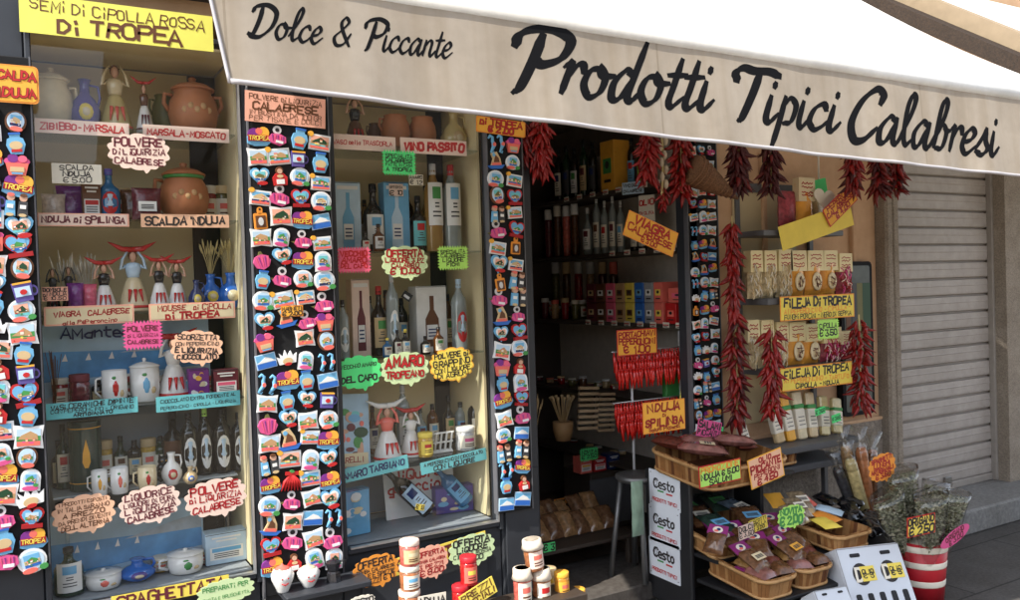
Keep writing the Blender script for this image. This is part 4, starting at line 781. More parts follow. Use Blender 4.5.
def jar(px, pyt, y, zs, wpx, label, fill='maroon', lidc='paper', name='glass_jar', cat='jar', lab=None, cloth=False, loc=None, hw=None, group=None):
    if loc is None:
        x, h, w = spot(px, pyt, y, zs, wpx); loc = (x, y, zs)
    else: w, h = hw
    t = thing(name, label, cat, loc, group=group); r = w / 2
    b = MB(); b.lathe([(r * .9, 0), (r, h * .04), (r, h * .74), (r * .9, h * .8)], M('preserve_' + fill, PAL[fill], .12, .45, 70, coat=.6), 16); b.build('filled_glass', t)
    b = MB(); b.lathe([(r * .98, h * .79), (r * 1.0, h * .8), (r * 1.0, h * .98), (r * .92, h)], lidc, 16)
    if cloth: b.lathe([(r * 1.2, h * .72), (r * 1.05, h * .84), (r * 1.02, h * .99), (r * .8, h * 1.0)], lidc, 12)
    b.build('lid', t)
    if lab:
        b = MB(); A = [-1.0 + 2.0 * i / 8 for i in range(9)]
        def arc(za, zb, q, A, mt): b.add([(r * q * math.sin(a), -r * q * math.cos(a), z) for z in (za, zb) for a in A], [(i, i + 1, len(A) + i + 1, len(A) + i) for i in range(len(A) - 1)], mt, True)
        arc(h * .12, h * .66, 1.015, A, lab[0]); arc(h * .4, h * .54, 1.03, A[2:-2], lab[1]); [arc(h * f, h * (f + .04), 1.03, A[2:-2], 'brown') for f in (.2, .28)]; b.build('label', t)
    return t
e = .004
s0, s1, s2, s3 = [z + e for z in S1]; sf = zW1 + .002
# --- left window, top shelf
pot(50, 68, .2, s0, 40, 'cream lidded ceramic pot at the far left of the top shelf', 'cream', True, 2)
jug(84, 80, .2, s0, 29, 'violet flask with yellow medallion on the top shelf', 'violet', 'yellow')
doll(114, 64, .2, s0, 32, 'tall cream skirted ceramic figure on the top shelf', 'straw', 'cream', None, True, 'coral')
doll(143, 76, .17, s0, 17, 'slim dark ceramic woman with white leafy skirt beside the terracotta pot', 'white', 'brown', 'red', False, 'maroon')
pot(165, 96, .28, s0, 26, 'olive ceramic pot half hidden behind the big terracotta pot', 'olive', False, 1)
pot(192, 78, .2, s0, 48, 'biggest lidded terracotta pot on the top shelf of the left window', 'terracotta', True, 2, 'tan')
# second shelf
bag(53, 194, .16, s1, 22, 'small silvery pink foil packet at the left of the second shelf', 'blush')
bag(72, 186, .2, s1, 30, 'purple foil packet behind the price card', 'purple')
carton(91, 182, .12, s1, 17, 'small brown printed box with white tag on the second shelf', 'brown', 'red', .06, art='label')
bottle(108, 169, .16, s1, 21, 'painted blue red and white ceramic bottle beside the brown box', 'blue', 'red', 'violet', oval=True)
bag(133, 190, .2, s1, 24, 'brown packet behind the tagged maroon packet', 'brown')
bag(146, 188, .12, s1, 28, 'maroon packet with white price tag left of the orange pot', 'maroon', 'white')
pot(183, 163, .2, s1, 48, 'orange terracotta pot with green glazed rim on the second shelf', 'terracotta', True, 1, 'tan', rim=G('green'))
# third shelf: dolls
for (px, pt, n, lb) in ((66, 252, 16, 'white dried flower bunch left of the ceramic women'), (86, 254, 20, 'pale dried flower bunch behind the ceramic women')):
    x, h, w_ = spot(px, pt, .25, s2, 30); stalks(x, .25, s2, h, .06, n, lb, 'paper')
bag(75, 283, .12, s2, 15, 'bright purple packet beside the salmon price card', 'purple'); bag(89, 284, .14, s2, 14, 'pink and purple packet left of the first ceramic woman', 'pink')
doll(103, 256, .16, s2, 24, 'leftmost of the four ceramic women with pepper headdresses', 'white', 'black', 'red', True)
doll(132, 241, .2, s2, 31, 'tallest ceramic woman in pale blue carrying large red peppers', 'cream', 'paleblue', 'red', True)
doll(158, 253, .16, s2, 21, 'ceramic woman in black bodice right of the tallest one', 'white', 'black', 'red', True)
doll(176, 255, .17, s2, 21, 'rightmost of the ceramic women with red pepper headdress', 'white', 'black', 'red', True)
jug(196, 280, .14, s2, 16, 'small blue painted jug with yellow medallion beside the right ceramic woman', 'navy', 'yellow')
jug(209, 240, .22, s2, 24, 'blue vase with wheat behind the small jug', 'blue', 'yellow', wheat=14)
jug(229, 238, .2, s2, 26, 'blue vase with wheat at the right end of the third shelf', 'blue', 'cream', wheat=16)
for (px, pt, lb) in ((52, 268, 'small black carved figure at the left end of the third shelf'), (68, 266, 'black winged figure beside the dried flowers')):
    doll(px, pt, .22, s2, 15, lb, 'black', 'darkgrey', None, True, 'maroon', name='carved_figure')
# fourth shelf
poster(120, 362, .27, 172, 80, 'seascape poster lettered Amantea behind the fourth shelf', -.05, title=('Amantea', 'navy'))
x, h, w_ = spot(53, 350, .2, s3, 20); stalks(x, .2, s3, h, .035, 16, 'bundle of brown twigs at the left of the fourth shelf', 'brown', False, 'twig_bundle', 'twigs')
jar(79, 374, .14, s3, 19, 'square jar of dark red dried peppers on the fourth shelf', 'maroon', 'maroon')
mug(114, 370, .15, s3, 24, 'white mug painted with a red pepper beside the pepper jar', 'white', 'red')
mug(144, 358, .18, s3, 28, 'white lidded ceramic jar painted with fish beside the bride figure', 'white', 'sky', 'ceramic_jar', 'jar', True)
doll(172, 328, .2, s3, 33, 'white ceramic bride with red hat and red ribbon on the fourth shelf', 'white', 'white', 'red', True)
carton(199, 369, .12, s3, 19, 'purple printed box left of the maroon box', 'purple', 'amber', .06, art='splash')
carton(226, 369, .12, s3, 24, 'maroon printed box at the right end of the fourth shelf', 'maroon', 'pink', .06, art='label')
b = MB(); x, h, w_ = spot(186, 370, .15, s3, 20)
t = thing('ceramic_plate', 'small white plate standing beside the bride figure', 'plate', (x, .17, s3 + .035)); b.lathe([(.034, .006), (.036, .004), (.022, 0), (.0, 0)], G('white'), 20, T=Matrix.Rotation(math.radians(80), 4, 'X')); b.build('dish', t); b = MB(); b.lathe([(.03, .0075), (.031, .0085), (.028, .0085)], G('cyan'), 20, T=Matrix.Rotation(math.radians(80), 4, 'X')); b.build('rim_band', t)
# floor of the left window with a low glass riser
zr = S1b
t = thing('glass_riser', 'low glass step across the middle of the left window floor', 'riser', ((xW1a + xW1b) / 2, .3, zr)); b = MB(); b.bbox((0, 0, -.004), (xW1b - xW1a - .03, .26, .008), M('riser_top', (.42, .47, .5), .15, .1), .002); b.build('top', t)
for sx in (-1, 1): b = MB(); b.bbox((sx * .29, 0, -(zr - sf) / 2 - .004), (.012, .24, zr - sf - .01), CLEAR, .002); b.build('upright', t)
zr += .001
bottle(62, 424, .32, zr, 14, 'dark green bottle left of the green tin', 'green', 'paper', 'black', h=None)
x, h, w_ = spot(84, 420, .26, zr, 30)
t = thing('oil_tin', 'tall dark green tin with gold drop on the left window riser', 'tin', (x, .26, zr)); b = MB(); b.lathe([(w_ / 2, 0), (w_ / 2 * 1.02, .003), (w_ / 2, .008), (w_ / 2, h - .008), (w_ / 2 * 1.03, h - .003), (w_ / 2 * .95, h)], M('tin_green', (.01, .04, .035), .25, .1, coat=.5), 24); b.build('can', t)
b = MB(); dr = [(0, h * .75), (-.012, h * .55), (-.014, h * .42), (-.006, h * .34), (.006, h * .34), (.014, h * .42), (.012, h * .55)]; b.prism(dr[::1], -w_ / 2 - .002, -w_ / 2 + .004, 'amber'); b.build('gold_drop', t); b = MB(); [b.lathe([(w_ / 2 * 1.004, z - .002), (w_ / 2 * 1.012, z), (w_ / 2 * 1.004, z + .002)], 'amber', 24) for z in (h * .12, h * .9)]; b.build('gold_band', t)
bottle(172, 411, .34, zr, 22, 'widest brown bottle behind the white vase', 'dark', 'brown', 'black', 'squat')
for (px, pt, wp, lb) in ((188, 412, 17, 'first of the oval label bottles, nearest the wide brown bottle'), (204, 408, 14, 'slim bottle with green neck and long oval label'), (221, 410, 18, 'oval label bottle right of the slim one'), (238, 412, 15, 'oval label bottle against the right side of the window')):
    bottle(px, pt, .24, zr, wp, lb, 'dark', 'white', 'lime' if px == 204 else 'black', 'tall', oval=True, lz=(.1, .62))
x, h, w_ = spot(150, 440, .2, zr, 40)
t = thing('cat_figurine', 'black cat figurine lying on the riser in front of the bottles', 'figurine', (x, .2, zr)); b = MB(); gb = G('black')
b.tube([(-.06, 0, .018), (-.03, 0, .028), (.01, 0, .03), (.04, 0, .045)], [.012, .026, .028, .02], gb, 10); b.tube([(.03, 0, .04), (.045, -.005, .075)], [.02, .015], gb, 10); b.ball((.045, -.01, .085), (.022, .02, .019), gb, 12)
for s in (-1, 1): b.tube([(.045 + s * .012, -.008, .098), (.045 + s * .017, -.008, .118)], [.008, .001], gb, 6); b.tube([(.03 + s * .015, -.02, .03), (.05 + s * .015, -.03, .008)], [.008, .007], gb, 6)
b.tube([(-.055, 0, .02), (-.085, -.01, .012), (-.09, -.03, .012)], [.008, .006, .004], gb, 6); b.build('body', t); b = MB(); [b.ball((.045 + s * .008, -.028, .088), .0028, 'amber', 6) for s in (-1, 1)]; b.build('eyes', t)
jug(171, 452, .13, zr, 20, 'white vase painted with red peppers in front of the bottles', 'white', 'red')
mug(99, 470, .1, zr, 15, 'white mug below the green tin', 'white', 'amber'); mug(119, 467, .1, zr, 17, 'white mug with coloured band right of the green tin', 'white', 'coral')
mug(147, 466, .09, zr, 18, 'small mug with landscape in front of the black cat', 'cream', 'red')
jug(190, 466, .1, zr, 14, 'small yellow pitcher in front of the oval label bottles', 'sand', 'blue')
poster(125, 549, .26, 150, 84, 'blue seascape poster standing on the floor of the left window', -.12)
bottle(68, 547, .14, sf, 27, 'bottle with tall white label at the bottom left of the left window', 'green', 'white', 'black', lz=(.1, .72))
mug(103, 568, .15, sf, 34, 'white lidded pot at the bottom of the left window', 'white', 'coral', 'ceramic_jar', 'jar', True)
jug(137, 558, .16, sf, 34, 'bright blue jug at the bottom of the left window', 'blue', 'violet')
mug(185, 548, .16, sf, 34, 'white sugar pot with lid in front of the blue poster', 'white', 'green', 'ceramic_jar', 'jar', True)
carton(226, 532, .16, sf, 40, 'white and blue box at the bottom right of the left window', 'paleblue', 'sky', .08, art='label')
# ------------------------------------------------------------------ second window
q0, q1, q2, q3 = [z + e for z in S2]; qf = zW2 + .002
doll(354, 98, .2, q0, 24, 'dark ceramic figurine on the top shelf of the right window', 'brown', 'black', None, True, 'red')
pot(395, 116, .2, q0, 30, 'brown clay pot left of the other brown pot on the top shelf', 'terracotta', False, 1, name='clay_pot'); pot(422, 118, .2, q0, 28, 'brown clay pot between another pot and the gold pitcher', 'terracotta', False, 0, name='clay_pot')
pot(375, 124, .25, q0, 16, 'small dark pot behind the figurine', 'brown', False, 1, name='clay_pot'); jug(453, 112, .2, q0, 27, 'round olive gold pitcher at the right of the top shelf', 'straw', 'sand', cat='pitcher')
carton(347, 182, .2, q1, 27, 'tall light blue box with bottle print at the left of the right window', 'paleblue', 'sky'); carton(396, 182, .2, q1, 27, 'tall blue and white box with bottle print next to the dark bottle', 'sky', 'paleblue')
bottle(372, 184, .22, q1, 21, 'dark bottle with yellow neck band between the two blue boxes', 'dark', 'white', 'black'); bottle(378, 224, .12, q1, 12, 'small white label bottle in front of the dark bottle', 'amber', 'white', 'black'); bottle(365, 232, .1, q1, 9, 'miniature dark bottle in front of the light blue box', 'dark', 'paper', 'black')
bottle(417, 196, .22, q1, 17, 'bottle with turquoise label beside the two tall clear bottles', 'dark', 'cyan', 'black')
bottle(432, 164, .2, q1, 19, 'left one of the two tall clear bottles with white labels', 'golden', 'white', 'silver', 'tall', lz=(.3, .78)); bottle(450, 165, .2, q1, 19, 'right one of the two tall clear bottles with white labels', 'clear', 'white', 'red', 'tall', lz=(.3, .78))
sign('price_card', 416, 180, 14, 11, .1, 'rect', 'paper', [('AMARO', 1), ('€ 12', 1)], 'tiny white card hanging beside the tall clear bottles'); sign('price_card', 396, 190, 14, 12, .19, 'rect', 'blush', [('OFFERTA', 1), ('€ 10', 1)], 'tiny pink card stuck on the blue and white box')
carton(360, 279, .18, q2, 19, 'tall pink and white wine box on the middle shelf', 'blush', 'maroon'); bottle(378, 286, .2, q2, 17, 'dark wine bottle right of the tall pink box', 'dark', 'sand', 'red')
bottle(342, 300, .14, q2, 12, 'clear bottle with oval label at the left edge of the middle shelf', 'clear', 'white', 'black', 'tall', oval=True)
bottle(391, 272, .14, q2, 13, 'slim clear bottle with silver oval label', 'clear', 'white', 'silver', 'tall', oval=True)
carton(431, 286, .2, q2, 33, 'wide white box with bottle print on the middle shelf', 'white', 'brown', .09); bottle(458, 279, .15, q2, 16, 'clear bottle with red oval label right of the wide white box', 'clear', 'red', 'paleblue', 'tall', oval=True)
bottle(474, 290, .25, q2, 14, 'tall bottle at the right end of the middle shelf', 'clear', 'paper', 'red', 'tall')
for (px, pt, wp, bd, lb) in ((387, 338, 10, 'blue', 'miniature blue label bottle under the slim clear bottle'), (397, 330, 9, 'dark', 'miniature dark bottle between two other miniatures'), (405, 329, 10, 'dark', 'miniature bottle with yellow neck'), (425, 336, 10, 'dark', 'miniature black bottle before the wide white box'), (438, 327, 11, 'amber', 'miniature amber bottle before the wide white box')):
    bottle(px, pt, .09, q2, wp, lb, bd, 'paper', 'yellow' if px in (387, 405) else 'black')
b = MB(); p = at(407, 296, .12); t = thing('booklet', 'black and white folded card hanging behind the slim clear bottle', 'card', p, rot=(0, math.radians(35), 0)); b.prism(rect(.045, .035), -.001, .001, 'black'); b.build('cover', t); b = MB(); b.prism(rect(.03, .012, .0, -.004), -.0018, -.001, 'silver'); b.build('label', t)
poster(351, 432, .12, 40, 76, 'green comic style poster lettered Arelli in the right window', -.15, .1, 'art', ('ARELLI', 'crimson'), -4)
doll(386, 398, .12, q3, 30, 'white and red doll with lace in the sun on the lowest shelf', 'white', 'coral', 'white', True); doll(410, 404, .16, q3, 24, 'smaller white doll beside the white rack', 'white', 'white', 'red', True)
bottle(402, 385, .26, q3, 14, 'white spirit bottle behind the two dolls', 'clear', 'white', 'silver', 'tall'); bottle(475, 395, .22, q3, 16, 'dark bottle with card at the right of the lowest shelf', 'dark', 'paper', 'black', 'tall')
x, h, w_ = spot(441, 415, .14, q3, 30); t = thing('card_rack', 'small white plastic card rack on the lowest shelf', 'rack', (x, .14, q3)); b = MB()
for k in range(4): b.bbox(((k - 1.5) * .026, 0, .05), (.007, .012, .10), 'white', .002, Matrix.Rotation(.3, 4, 'X'))
for z in (.01, .05, .095): b.bbox((0, z * -.3, z), (.1, .008, .008), 'white', .002)
b.build('frame', t); b = MB(); b.bbox((0, .015, .004), (.1, .06, .006), 'white', .002); b.build('base', t)
jar(465, 426, .13, q3, 20, 'white tub with pink band at the right of the lowest shelf', 'white', 'white', lab=('paper', 'hotpink'), name='plastic_tub', cat='tub'); jar(425, 432, .1, q3, 15, 'jar with yellow label between doll and rack', 'amber', 'yellow', lab=('yellow', 'red'))
carton(353, 490, .14, qf, 34, 'blue sea printed box leaning at the bottom left of the right window', 'sky', 'paleblue', .06, .1, art='splash'); carton(455, 486, .22, qf, 40, 'grey blue box standing at the right of the window floor', 'violet', 'sky', .06, -.1, art='splash')
p = at(418, 486, .3); t = sign('menu_card', 420, 490, 70, 48, .3, 'rect', 'white', [('liquore', 1), ('ghiacciolo', 1.2), ('', 2)], 'white card lettered ghiacciolo behind the tilted bottle', ink='red', tilt=-.15, cat='card')
x = at(408, 535, .16).x
o = bottle(0, 0, 0, 0, 0, 'large dark liqueur bottle lying tilted in front of the white card', 'dark', 'paleblue', 'black', loc=(at(432, 528, .14).x, .16, qf + .045), h=.30, w=.085, lz=(.06, .5)); o.rotation_euler = (math.radians(-18), math.radians(-42), 0)
o = bottle(0, 0, 0, 0, 0, 'black and blue bottle lying behind the yellow tag', 'blue', 'sky', 'black', loc=(at(468, 520, .2).x, .2, qf + .045), h=.24, w=.08, lz=(.1, .5)); o.rotation_euler = (math.radians(-15), math.radians(-38), 0)
sign('price_card', 420, 507, 9, 6, .05, 'rect', 'yellow', [('€ 13', 1)], 'tiny yellow tag on the tilted liqueur bottle', rot=15)

# second rows at the back of the windows
def back_row(xs, pts, y, zsh, where, kinds, wp=13):
    for i, (px, pt) in enumerate(zip(xs, pts)):
        k = kinds[i % len(kinds)]
        if k[0] == 'j': jar(px, pt, y, zsh, wp, f'{k[1]} jar, {ORD[i].replace("topmost", "first")} from left at back of {where}', fill=k[2], lidc=k[3], lab=('paper', 'coral'))
        else: bottle(px, pt, y, zsh, wp - 1, f'{k[1]} bottle, {ORD[i].replace("topmost", "first")} from left at back of {where}', body=k[2], lab=k[3], kind='tall' if i % 2 else 'round')
back_row((352, 364, 386, 407, 425, 441, 462, 474), (196, 200, 192, 190, 186, 188, 194, 198), .33, q1, 'the upper bottle shelf', (('b', 'dark', 'dark', 'cream'), ('b', 'golden', 'golden', 'paper'), ('b', 'green', 'green', 'sand')))
back_row((350, 369, 385, 401, 413, 447, 466, 481), (292, 296, 290, 298, 292, 294, 290, 296), .33, q2, 'the middle bottle shelf', (('b', 'dark', 'dark', 'paper'), ('b', 'clear', 'clear', 'white'), ('b', 'amber', 'amber', 'cream')))
back_row((372, 398, 420, 432, 448, 460, 484), (406, 400, 408, 404, 396, 402, 398), .32, q3, 'the lowest bottle shelf', (('b', 'amber', 'amber', 'paper'), ('b', 'dark', 'dark', 'sand'), ('b', 'clear', 'clear', 'sky')))
back_row((58, 104, 120, 134, 148, 160), (440, 440, 436, 440, 438, 436), .36, zr, 'left window riser', (('b', 'dark', 'dark', 'cream'), ('j', 'honey', 'amber', 'sand'), ('b', 'green', 'green', 'paper')), 15)
back_row((62, 122, 160, 208, 222), (190, 188, 190, 186, 186), .32, s1, 'left window second shelf', (('j', 'red sauce', 'crimson', 'paper'), ('j', 'olive paste', 'olive', 'sand'), ('j', 'dark', 'maroon', 'white')), 16)
back_row((60, 98, 130, 158, 182, 212, 232), (378, 380, 376, 376, 378, 376, 374), .24, s3, 'left window fourth shelf', (('j', 'chilli', 'crimson', 'paper'), ('b', 'dark', 'dark', 'cream'), ('j', 'cream', 'sand', 'coral')), 15)
back_row((160, 205), (556, 550), .22, sf, 'left window floor', (('j', 'honey', 'amber', 'paper'), ('j', 'tomato', 'red', 'sand'), ('j', 'olive', 'olive', 'white')), 17)
# ================================================================== strings of chillies
CHM = [M('chilli_bright', (.3, .008, .006), .4, .4, 40, coat=.1), M('chilli_mid', (.18, .007, .006), .42, .4, 40, coat=.1), M('chilli_dark', (.07, .005, .006), .5, .4, 40, coat=.05), M('chilli_stem', (.25, .16, .05), .7)]
CHME = {}
for ci in range(3):
    for v in range(3):
        b = MB(); L = 1.0; cv = (.05, .18, -.14)[v]
        b.tube([(0, 0, 0), (0, 0, -.12), (cv * .3, 0, -.3), (cv, .02, -.6), (cv * 2.2, 0, -1.0)], [.04, .13, .155, .11, .008], CHM[ci], 7); b.tube([(0, 0, .0), (.02, 0, .14)], [.035, .02], CHM[3], 5)
        o = b.build('chilli'); CHME[ci, v] = o.data; bpy.data.objects.remove(o)
def ristra(px, pyt, pyb, wpx, y, label, tone=0, n=84, L=.076, taper=False, group='strings of dried red chillies'):
    p0, p1 = at(px, pyt, y), at(px, pyb, y); k = mpp(px, (pyt + pyb) / 2, y); r = wpx * k * .72; H = p0.z - p1.z - L * .6
    t = thing('chilli_string', label, 'chilli string', (p0.x, y, p0.z), group=group); b = MB(); b.tube([(0, 0, .03), (.003, 0, -H * .5), (0, 0, -H)], .004, 'straw', 5); b.build('cord', t)
    for i in range(n):
        f = (i + R()) / n; a = i * 2.4 + R(); rr = r * (1 if not taper else .75 + .5 * f) * .35
        ci = min(2, max(0, tone + random.choice([-1, 0, 0, 0, 1]))); o = bpy.data.objects.new('chilli', CHME[ci, i % 3]); COL.objects.link(o); o.parent = t
        s = L * U_(.75, 1.2); o.location = (rr * math.cos(a) * U_(.2, 1), rr * .8 * math.sin(a) * U_(.3, 1), -H * f); o.scale = (s, s, s)
        tl = math.atan2(r * 1.0, L) * U_(.2, 1.1); o.rotation_euler = (Matrix.Rotation(a, 3, 'Z') @ Matrix.Rotation(-tl, 3, 'Y') @ Matrix.Rotation(U_(0, 6.28), 3, 'Z')).to_euler()
    return t
ristra(522, 122, 165, 20, -.02, 'dark chilli string at the left edge of the doorway', 1, 50)
ristra(540, 118, 178, 26, -.06, 'bright chilli string hanging at the left of the doorway', 0, 80)
ristra(647, 128, 186, 22, -.1, 'chilli string hanging left of the pale garlic plait', 0, 84)
ristra(680, 130, 202, 26, -.12, 'chilli string hanging between the garlic plait and the wicker cone', 0, 90)
ristra(663, 180, 212, 10, -.08, 'short thin chilli string under the garlic plait', 0, 26, .05)
ristra(738, 136, 196, 25, -.2, 'dark chilli string under the awning left of the cream board', 2, 84)
ristra(770, 140, 198, 26, -.2, 'dark chilli string under the awning touching the cream board', 2, 84)
ristra(732, 222, 326, 17, -.18, 'long narrow chilli string beside the upper pasta packets', 0, 100)
ristra(735, 318, 432, 25, -.18, 'long chilli string beside the lower pasta packets', 1, 98)
ristra(771, 328, 424, 26, -.33, 'chilli string hanging in front of the lower pasta row', 0, 98)
ristra(859, 320, 414, 32, -.28, 'broad chilli string over the dark framed notice case', 0, 100, .07)
ristra(852, 150, 196, 20, -.35, 'chilli string under the awning left of the broad pair by the pilaster', 1, 64)
ristra(878, 152, 200, 22, -.35, 'chilli string under the awning in front of the pilaster', 1, 76)
ristra(895, 154, 198, 22, -.35, 'chilli string under the awning nearest the roller shutter', 1, 70)
b = MB(); p = at(661, 135, -.09); t = thing('garlic_plait', 'pale garlic plait hanging between two chilli strings', 'garlic', p)
for i in range(7): b.ball((.016 * (-1) ** i + U_(-.008, .008), -.01, -.03 - .036 * i), (.013, .016, .026), M('garlic_skin', (.6, .5, .36), .6, .2), 8)
b.build('bulbs', t); c = MB(); c.tube([(0, 0, .04), (.01, 0, -.1), (-.005, 0, -.3)], .006, 'straw', 6); c.build('plait', t)
# wicker cone
WICK = noise_mat('wicker', (.09, .04, .02), (.26, .13, .06), 150, .7, .6)
pa_, pb_ = at(690, 168, -.16), at(738, 199, -.2); t = thing('wicker_cone', 'woven brown wicker cone hanging beside the right chilli string of the doorway', 'basket', pa_)
d = pb_ - pa_; b = MB(); b.tube([(0, 0, 0), d * .1, d * .5, d * .85, d], [.075, .082, .055, .02, .006], WICK, 16); b.build('cone', t)
b = MB()
for i in range(9):
    f = .08 + i * .09; rad = (.082 if f < .12 else .09 - .083 * f) + .003; a = d.normalized().orthogonal().normalized(); c_ = d.normalized().cross(a)
    b.tube([d * f + (a * math.cos(q) + c_ * math.sin(q)) * rad for q in [2 * math.pi * k / 14 for k in range(15)]], .0035, M('wicker_band', (.2, .09, .04), .6), 5)
b.build('woven_band', t)
# ================================================================== shop interior, shelves along the right hand wall
XS = 3.09
def spx(px, pyt, x, zs, wpx):
    p = atx(px, pyt, x); k = (x - CAM.x) / ray(px, pyt).x / F; return p.y, max(.01, p.z - zs), wpx * k
zr = [atx(612, 190, XS).z, atx(655, 249, XS).z, atx(640, 323, XS).z, atx(640, 400, XS).z, atx(640, 470, XS).z]
print('rows', zr)
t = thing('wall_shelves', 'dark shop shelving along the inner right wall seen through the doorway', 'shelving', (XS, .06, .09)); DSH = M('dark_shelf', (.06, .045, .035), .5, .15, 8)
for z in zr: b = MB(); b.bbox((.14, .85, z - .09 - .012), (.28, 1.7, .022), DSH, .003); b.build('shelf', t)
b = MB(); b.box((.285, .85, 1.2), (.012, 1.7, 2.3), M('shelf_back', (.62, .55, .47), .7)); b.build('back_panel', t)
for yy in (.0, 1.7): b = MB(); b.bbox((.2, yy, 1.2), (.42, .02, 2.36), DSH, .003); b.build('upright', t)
for ri, (z, xs) in enumerate(zip(zr[:3], (range(568, 660, 13), range(612, 690, 15), range(586, 690, 13)))):
    for xp in xs:
        yq = atx(xp, 250, XS - .004).y; tt = thing('price_tag', f'{"white" if xp % 2 else "pale"} price tag {("on the bottle shelf", "on the shelf under the amber diamond sign", "under the coloured boxes")[ri]}', 'price tag', (XS - .004, yq, z - .006), group=('price tags on the bottle shelf', 'price tags on the second inner shelf', 'price tags under the coloured boxes')[ri])
        b = MB(); b.bbox((0, 0, 0), (.004, .052, .03), 'paper', .001); b.build('card', tt); b = MB(); b.box((-.0028, 0, .0), (.001, .046, .006), 'red'); b.box((-.0028, 0, -.009), (.001, .03, .004), 'darkgrey'); b.build('print', tt)
        tt['label'] = ('white price tag on the shelf under the dark bottles', 'white price tag on the shelf under the jars and clear bottles', 'white price tag on the shelf under the coloured boxes')[ri]
def inb(px, pyt, row, wpx, label, dx=.1, **k):
    y, h, w_ = spx(px, pyt, XS + dx, zr[row], wpx); return bottle(0, 0, 0, 0, 0, label, loc=(XS + dx, y, zr[row]), h=h, w=w_, rz=math.radians(-65), **k)
nm = ['leftmost', 'second', 'third', 'fourth', 'fifth', 'sixth', 'seventh', 'eighth', 'ninth', 'eleventh']
for i, (px, pt) in enumerate(((558, 150), (566, 146), (574, 148), (583, 140), (592, 142))):
    inb(px, pt, 0, 9, f'dark wine bottle, {nm[i]} on the top inner shelf left of the yellow box', body=('dark', 'green')[i % 2], lab=('paper', 'darkgrey', 'white', 'sand', 'darkgrey')[i], kind='tall')
for i, (px, pt, lb) in enumerate(((622, 140, 'cyan'), (631, 138, 'sky'), (641, 142, 'lime'))): inb(px, pt, 0, 9, f'bottle with {("turquoise", "blue", "lime green")[i]} label right of the yellow box', body=('blue', 'dark', 'green')[i], lab=lb, kind='tall')
for i, px in enumerate((596, 604, 612, 620)): inb(px, 196 + (i % 2) * 5, 1, 8, f'slim clear bottle, {nm[i]} of four on the second inner shelf', body='clear', lab='paper', cap='white', kind='tall')
inb(587, 208, 1, 10, 'white squat bottle beside the slim clear bottles inside', body='clear', lab='white', cap='white', kind='squat')
for i, px in enumerate((634, 642)): inb(px, 212, 1, 9, f'dark sauce bottle, {("left", "right")[i]} of two behind the amber diamond sign', body='dark', lab='paper')
def injar(px, pyt, row, wpx, label, dx=.1, **k):
    y, h, w_ = spx(px, pyt, XS + dx, zr[row], wpx); return jar(0, 0, 0, 0, 0, label, loc=(XS + dx, y, zr[row]), hw=(w_, h), **k)
for i, (px, pt) in enumerate(((548, 210), (557, 206), (566, 206), (574, 204))): injar(px, pt, 1, 8, f'spice jar with pale lid, {nm[i]} in the dim left part of the second inner shelf', fill=('maroon', 'brown', 'coral', 'brown')[i], lidc=('white', 'paper', 'white', 'white')[i])
for row, y0, n, px0, st, nmx in ((2, 300, 5, 535, 10, 'third'), (3, 378, 6, 528, 11, 'fourth'), (3, 384, 4, 532, 13, 'fourth')):
    for i in range(n):
        if row == 3 and st == 13: continue
        injar(px0 + i * st, y0 - 2 * (i % 2), row, 8, f'dim preserve jar, {nm[i]} from the left on the {nmx} inner shelf', fill=('brown', 'maroon', 'tan', 'crimson', 'olive', 'brown')[i], lidc=('sand', 'silver', 'coral', 'sand', 'paper', 'silver')[i])
for i, px in enumerate((555, 566, 578, 590, 602, 613)): injar(px, 262, 2, 8, f'small jar with label, {nm[i]} of the row behind the coloured boxes', .24, fill=('olive', 'brown', 'crimson', 'tan', 'maroon', 'brown')[i], lidc=('silver', 'sand', 'white', 'silver', 'sand', 'coral')[i])
for row, py, nmx in ((2, 300, 'coloured box'), (3, 378, 'lower'), (4, 446, 'lowest')):
    for i, xp in enumerate(range(526, 584 if row == 2 else 628, 8)):
        if row == 4 and i % 3 == 1: continue
        y, h, w_ = spx(xp, py + (i * 5) % 7, XS + .2, zr[row], 8); f_ = ('tan', 'crimson', 'olive', 'brown', 'coral', 'sand', 'maroon')[(i * 3 + row) % 7]
        jar(0, 0, 0, 0, 0, f'{("preserve", "pale", "tall", "short", "honey coloured", "dark")[i % 6]} jar in the back line of the {nmx} inner shelf', loc=(XS + .2, y, zr[row]), hw=(w_, h), fill=f_, lidc=('silver', 'white', 'sand')[i % 3], group=f'back line jars of the {nmx} inner shelf', lab=('paper', 'coral') if i % 2 else None)
def inbox(px, pyt, row, wpx, label, c, pic, dx=.07, z=None, hz=None, art='label'):
    zz = zr[row] if z is None else z; y, h, w_ = spx(px, pyt, XS, zz, wpx); h = hz or h
    w_ = abs(atx(px - wpx / 2, pyt, XS).y - atx(px + wpx / 2, pyt, XS).y) * .95
    t = thing('gift_box', label, 'box', (XS + dx, y, zz), -math.pi / 2); b = MB(); b.bbox((0, 0, h / 2), (w_, .12, h), M('printed_' + c, PAL[c], .4, .12, 20), .002); b.build('carton', t)
    b = MB(); b.prism(rect(w_ * .6, h * .3, 0, h * .5), -.0612, -.06, pic); b.prism(ell(w_ * .3, h * .16, 10, 0, h * .52), -.0618, -.06, 'ink'); b.prism(rect(w_ * .5, h * .06, 0, h * .2), -.0612, -.06, 'ink'); b.build('printed_front', t); return t
inbox(605, 141, 0, 14, 'tall yellow box among the dark bottles on the top inner shelf', 'amber', 'green')
hb = (atx(640, 302, XS).z - atx(640, 322, XS).z)
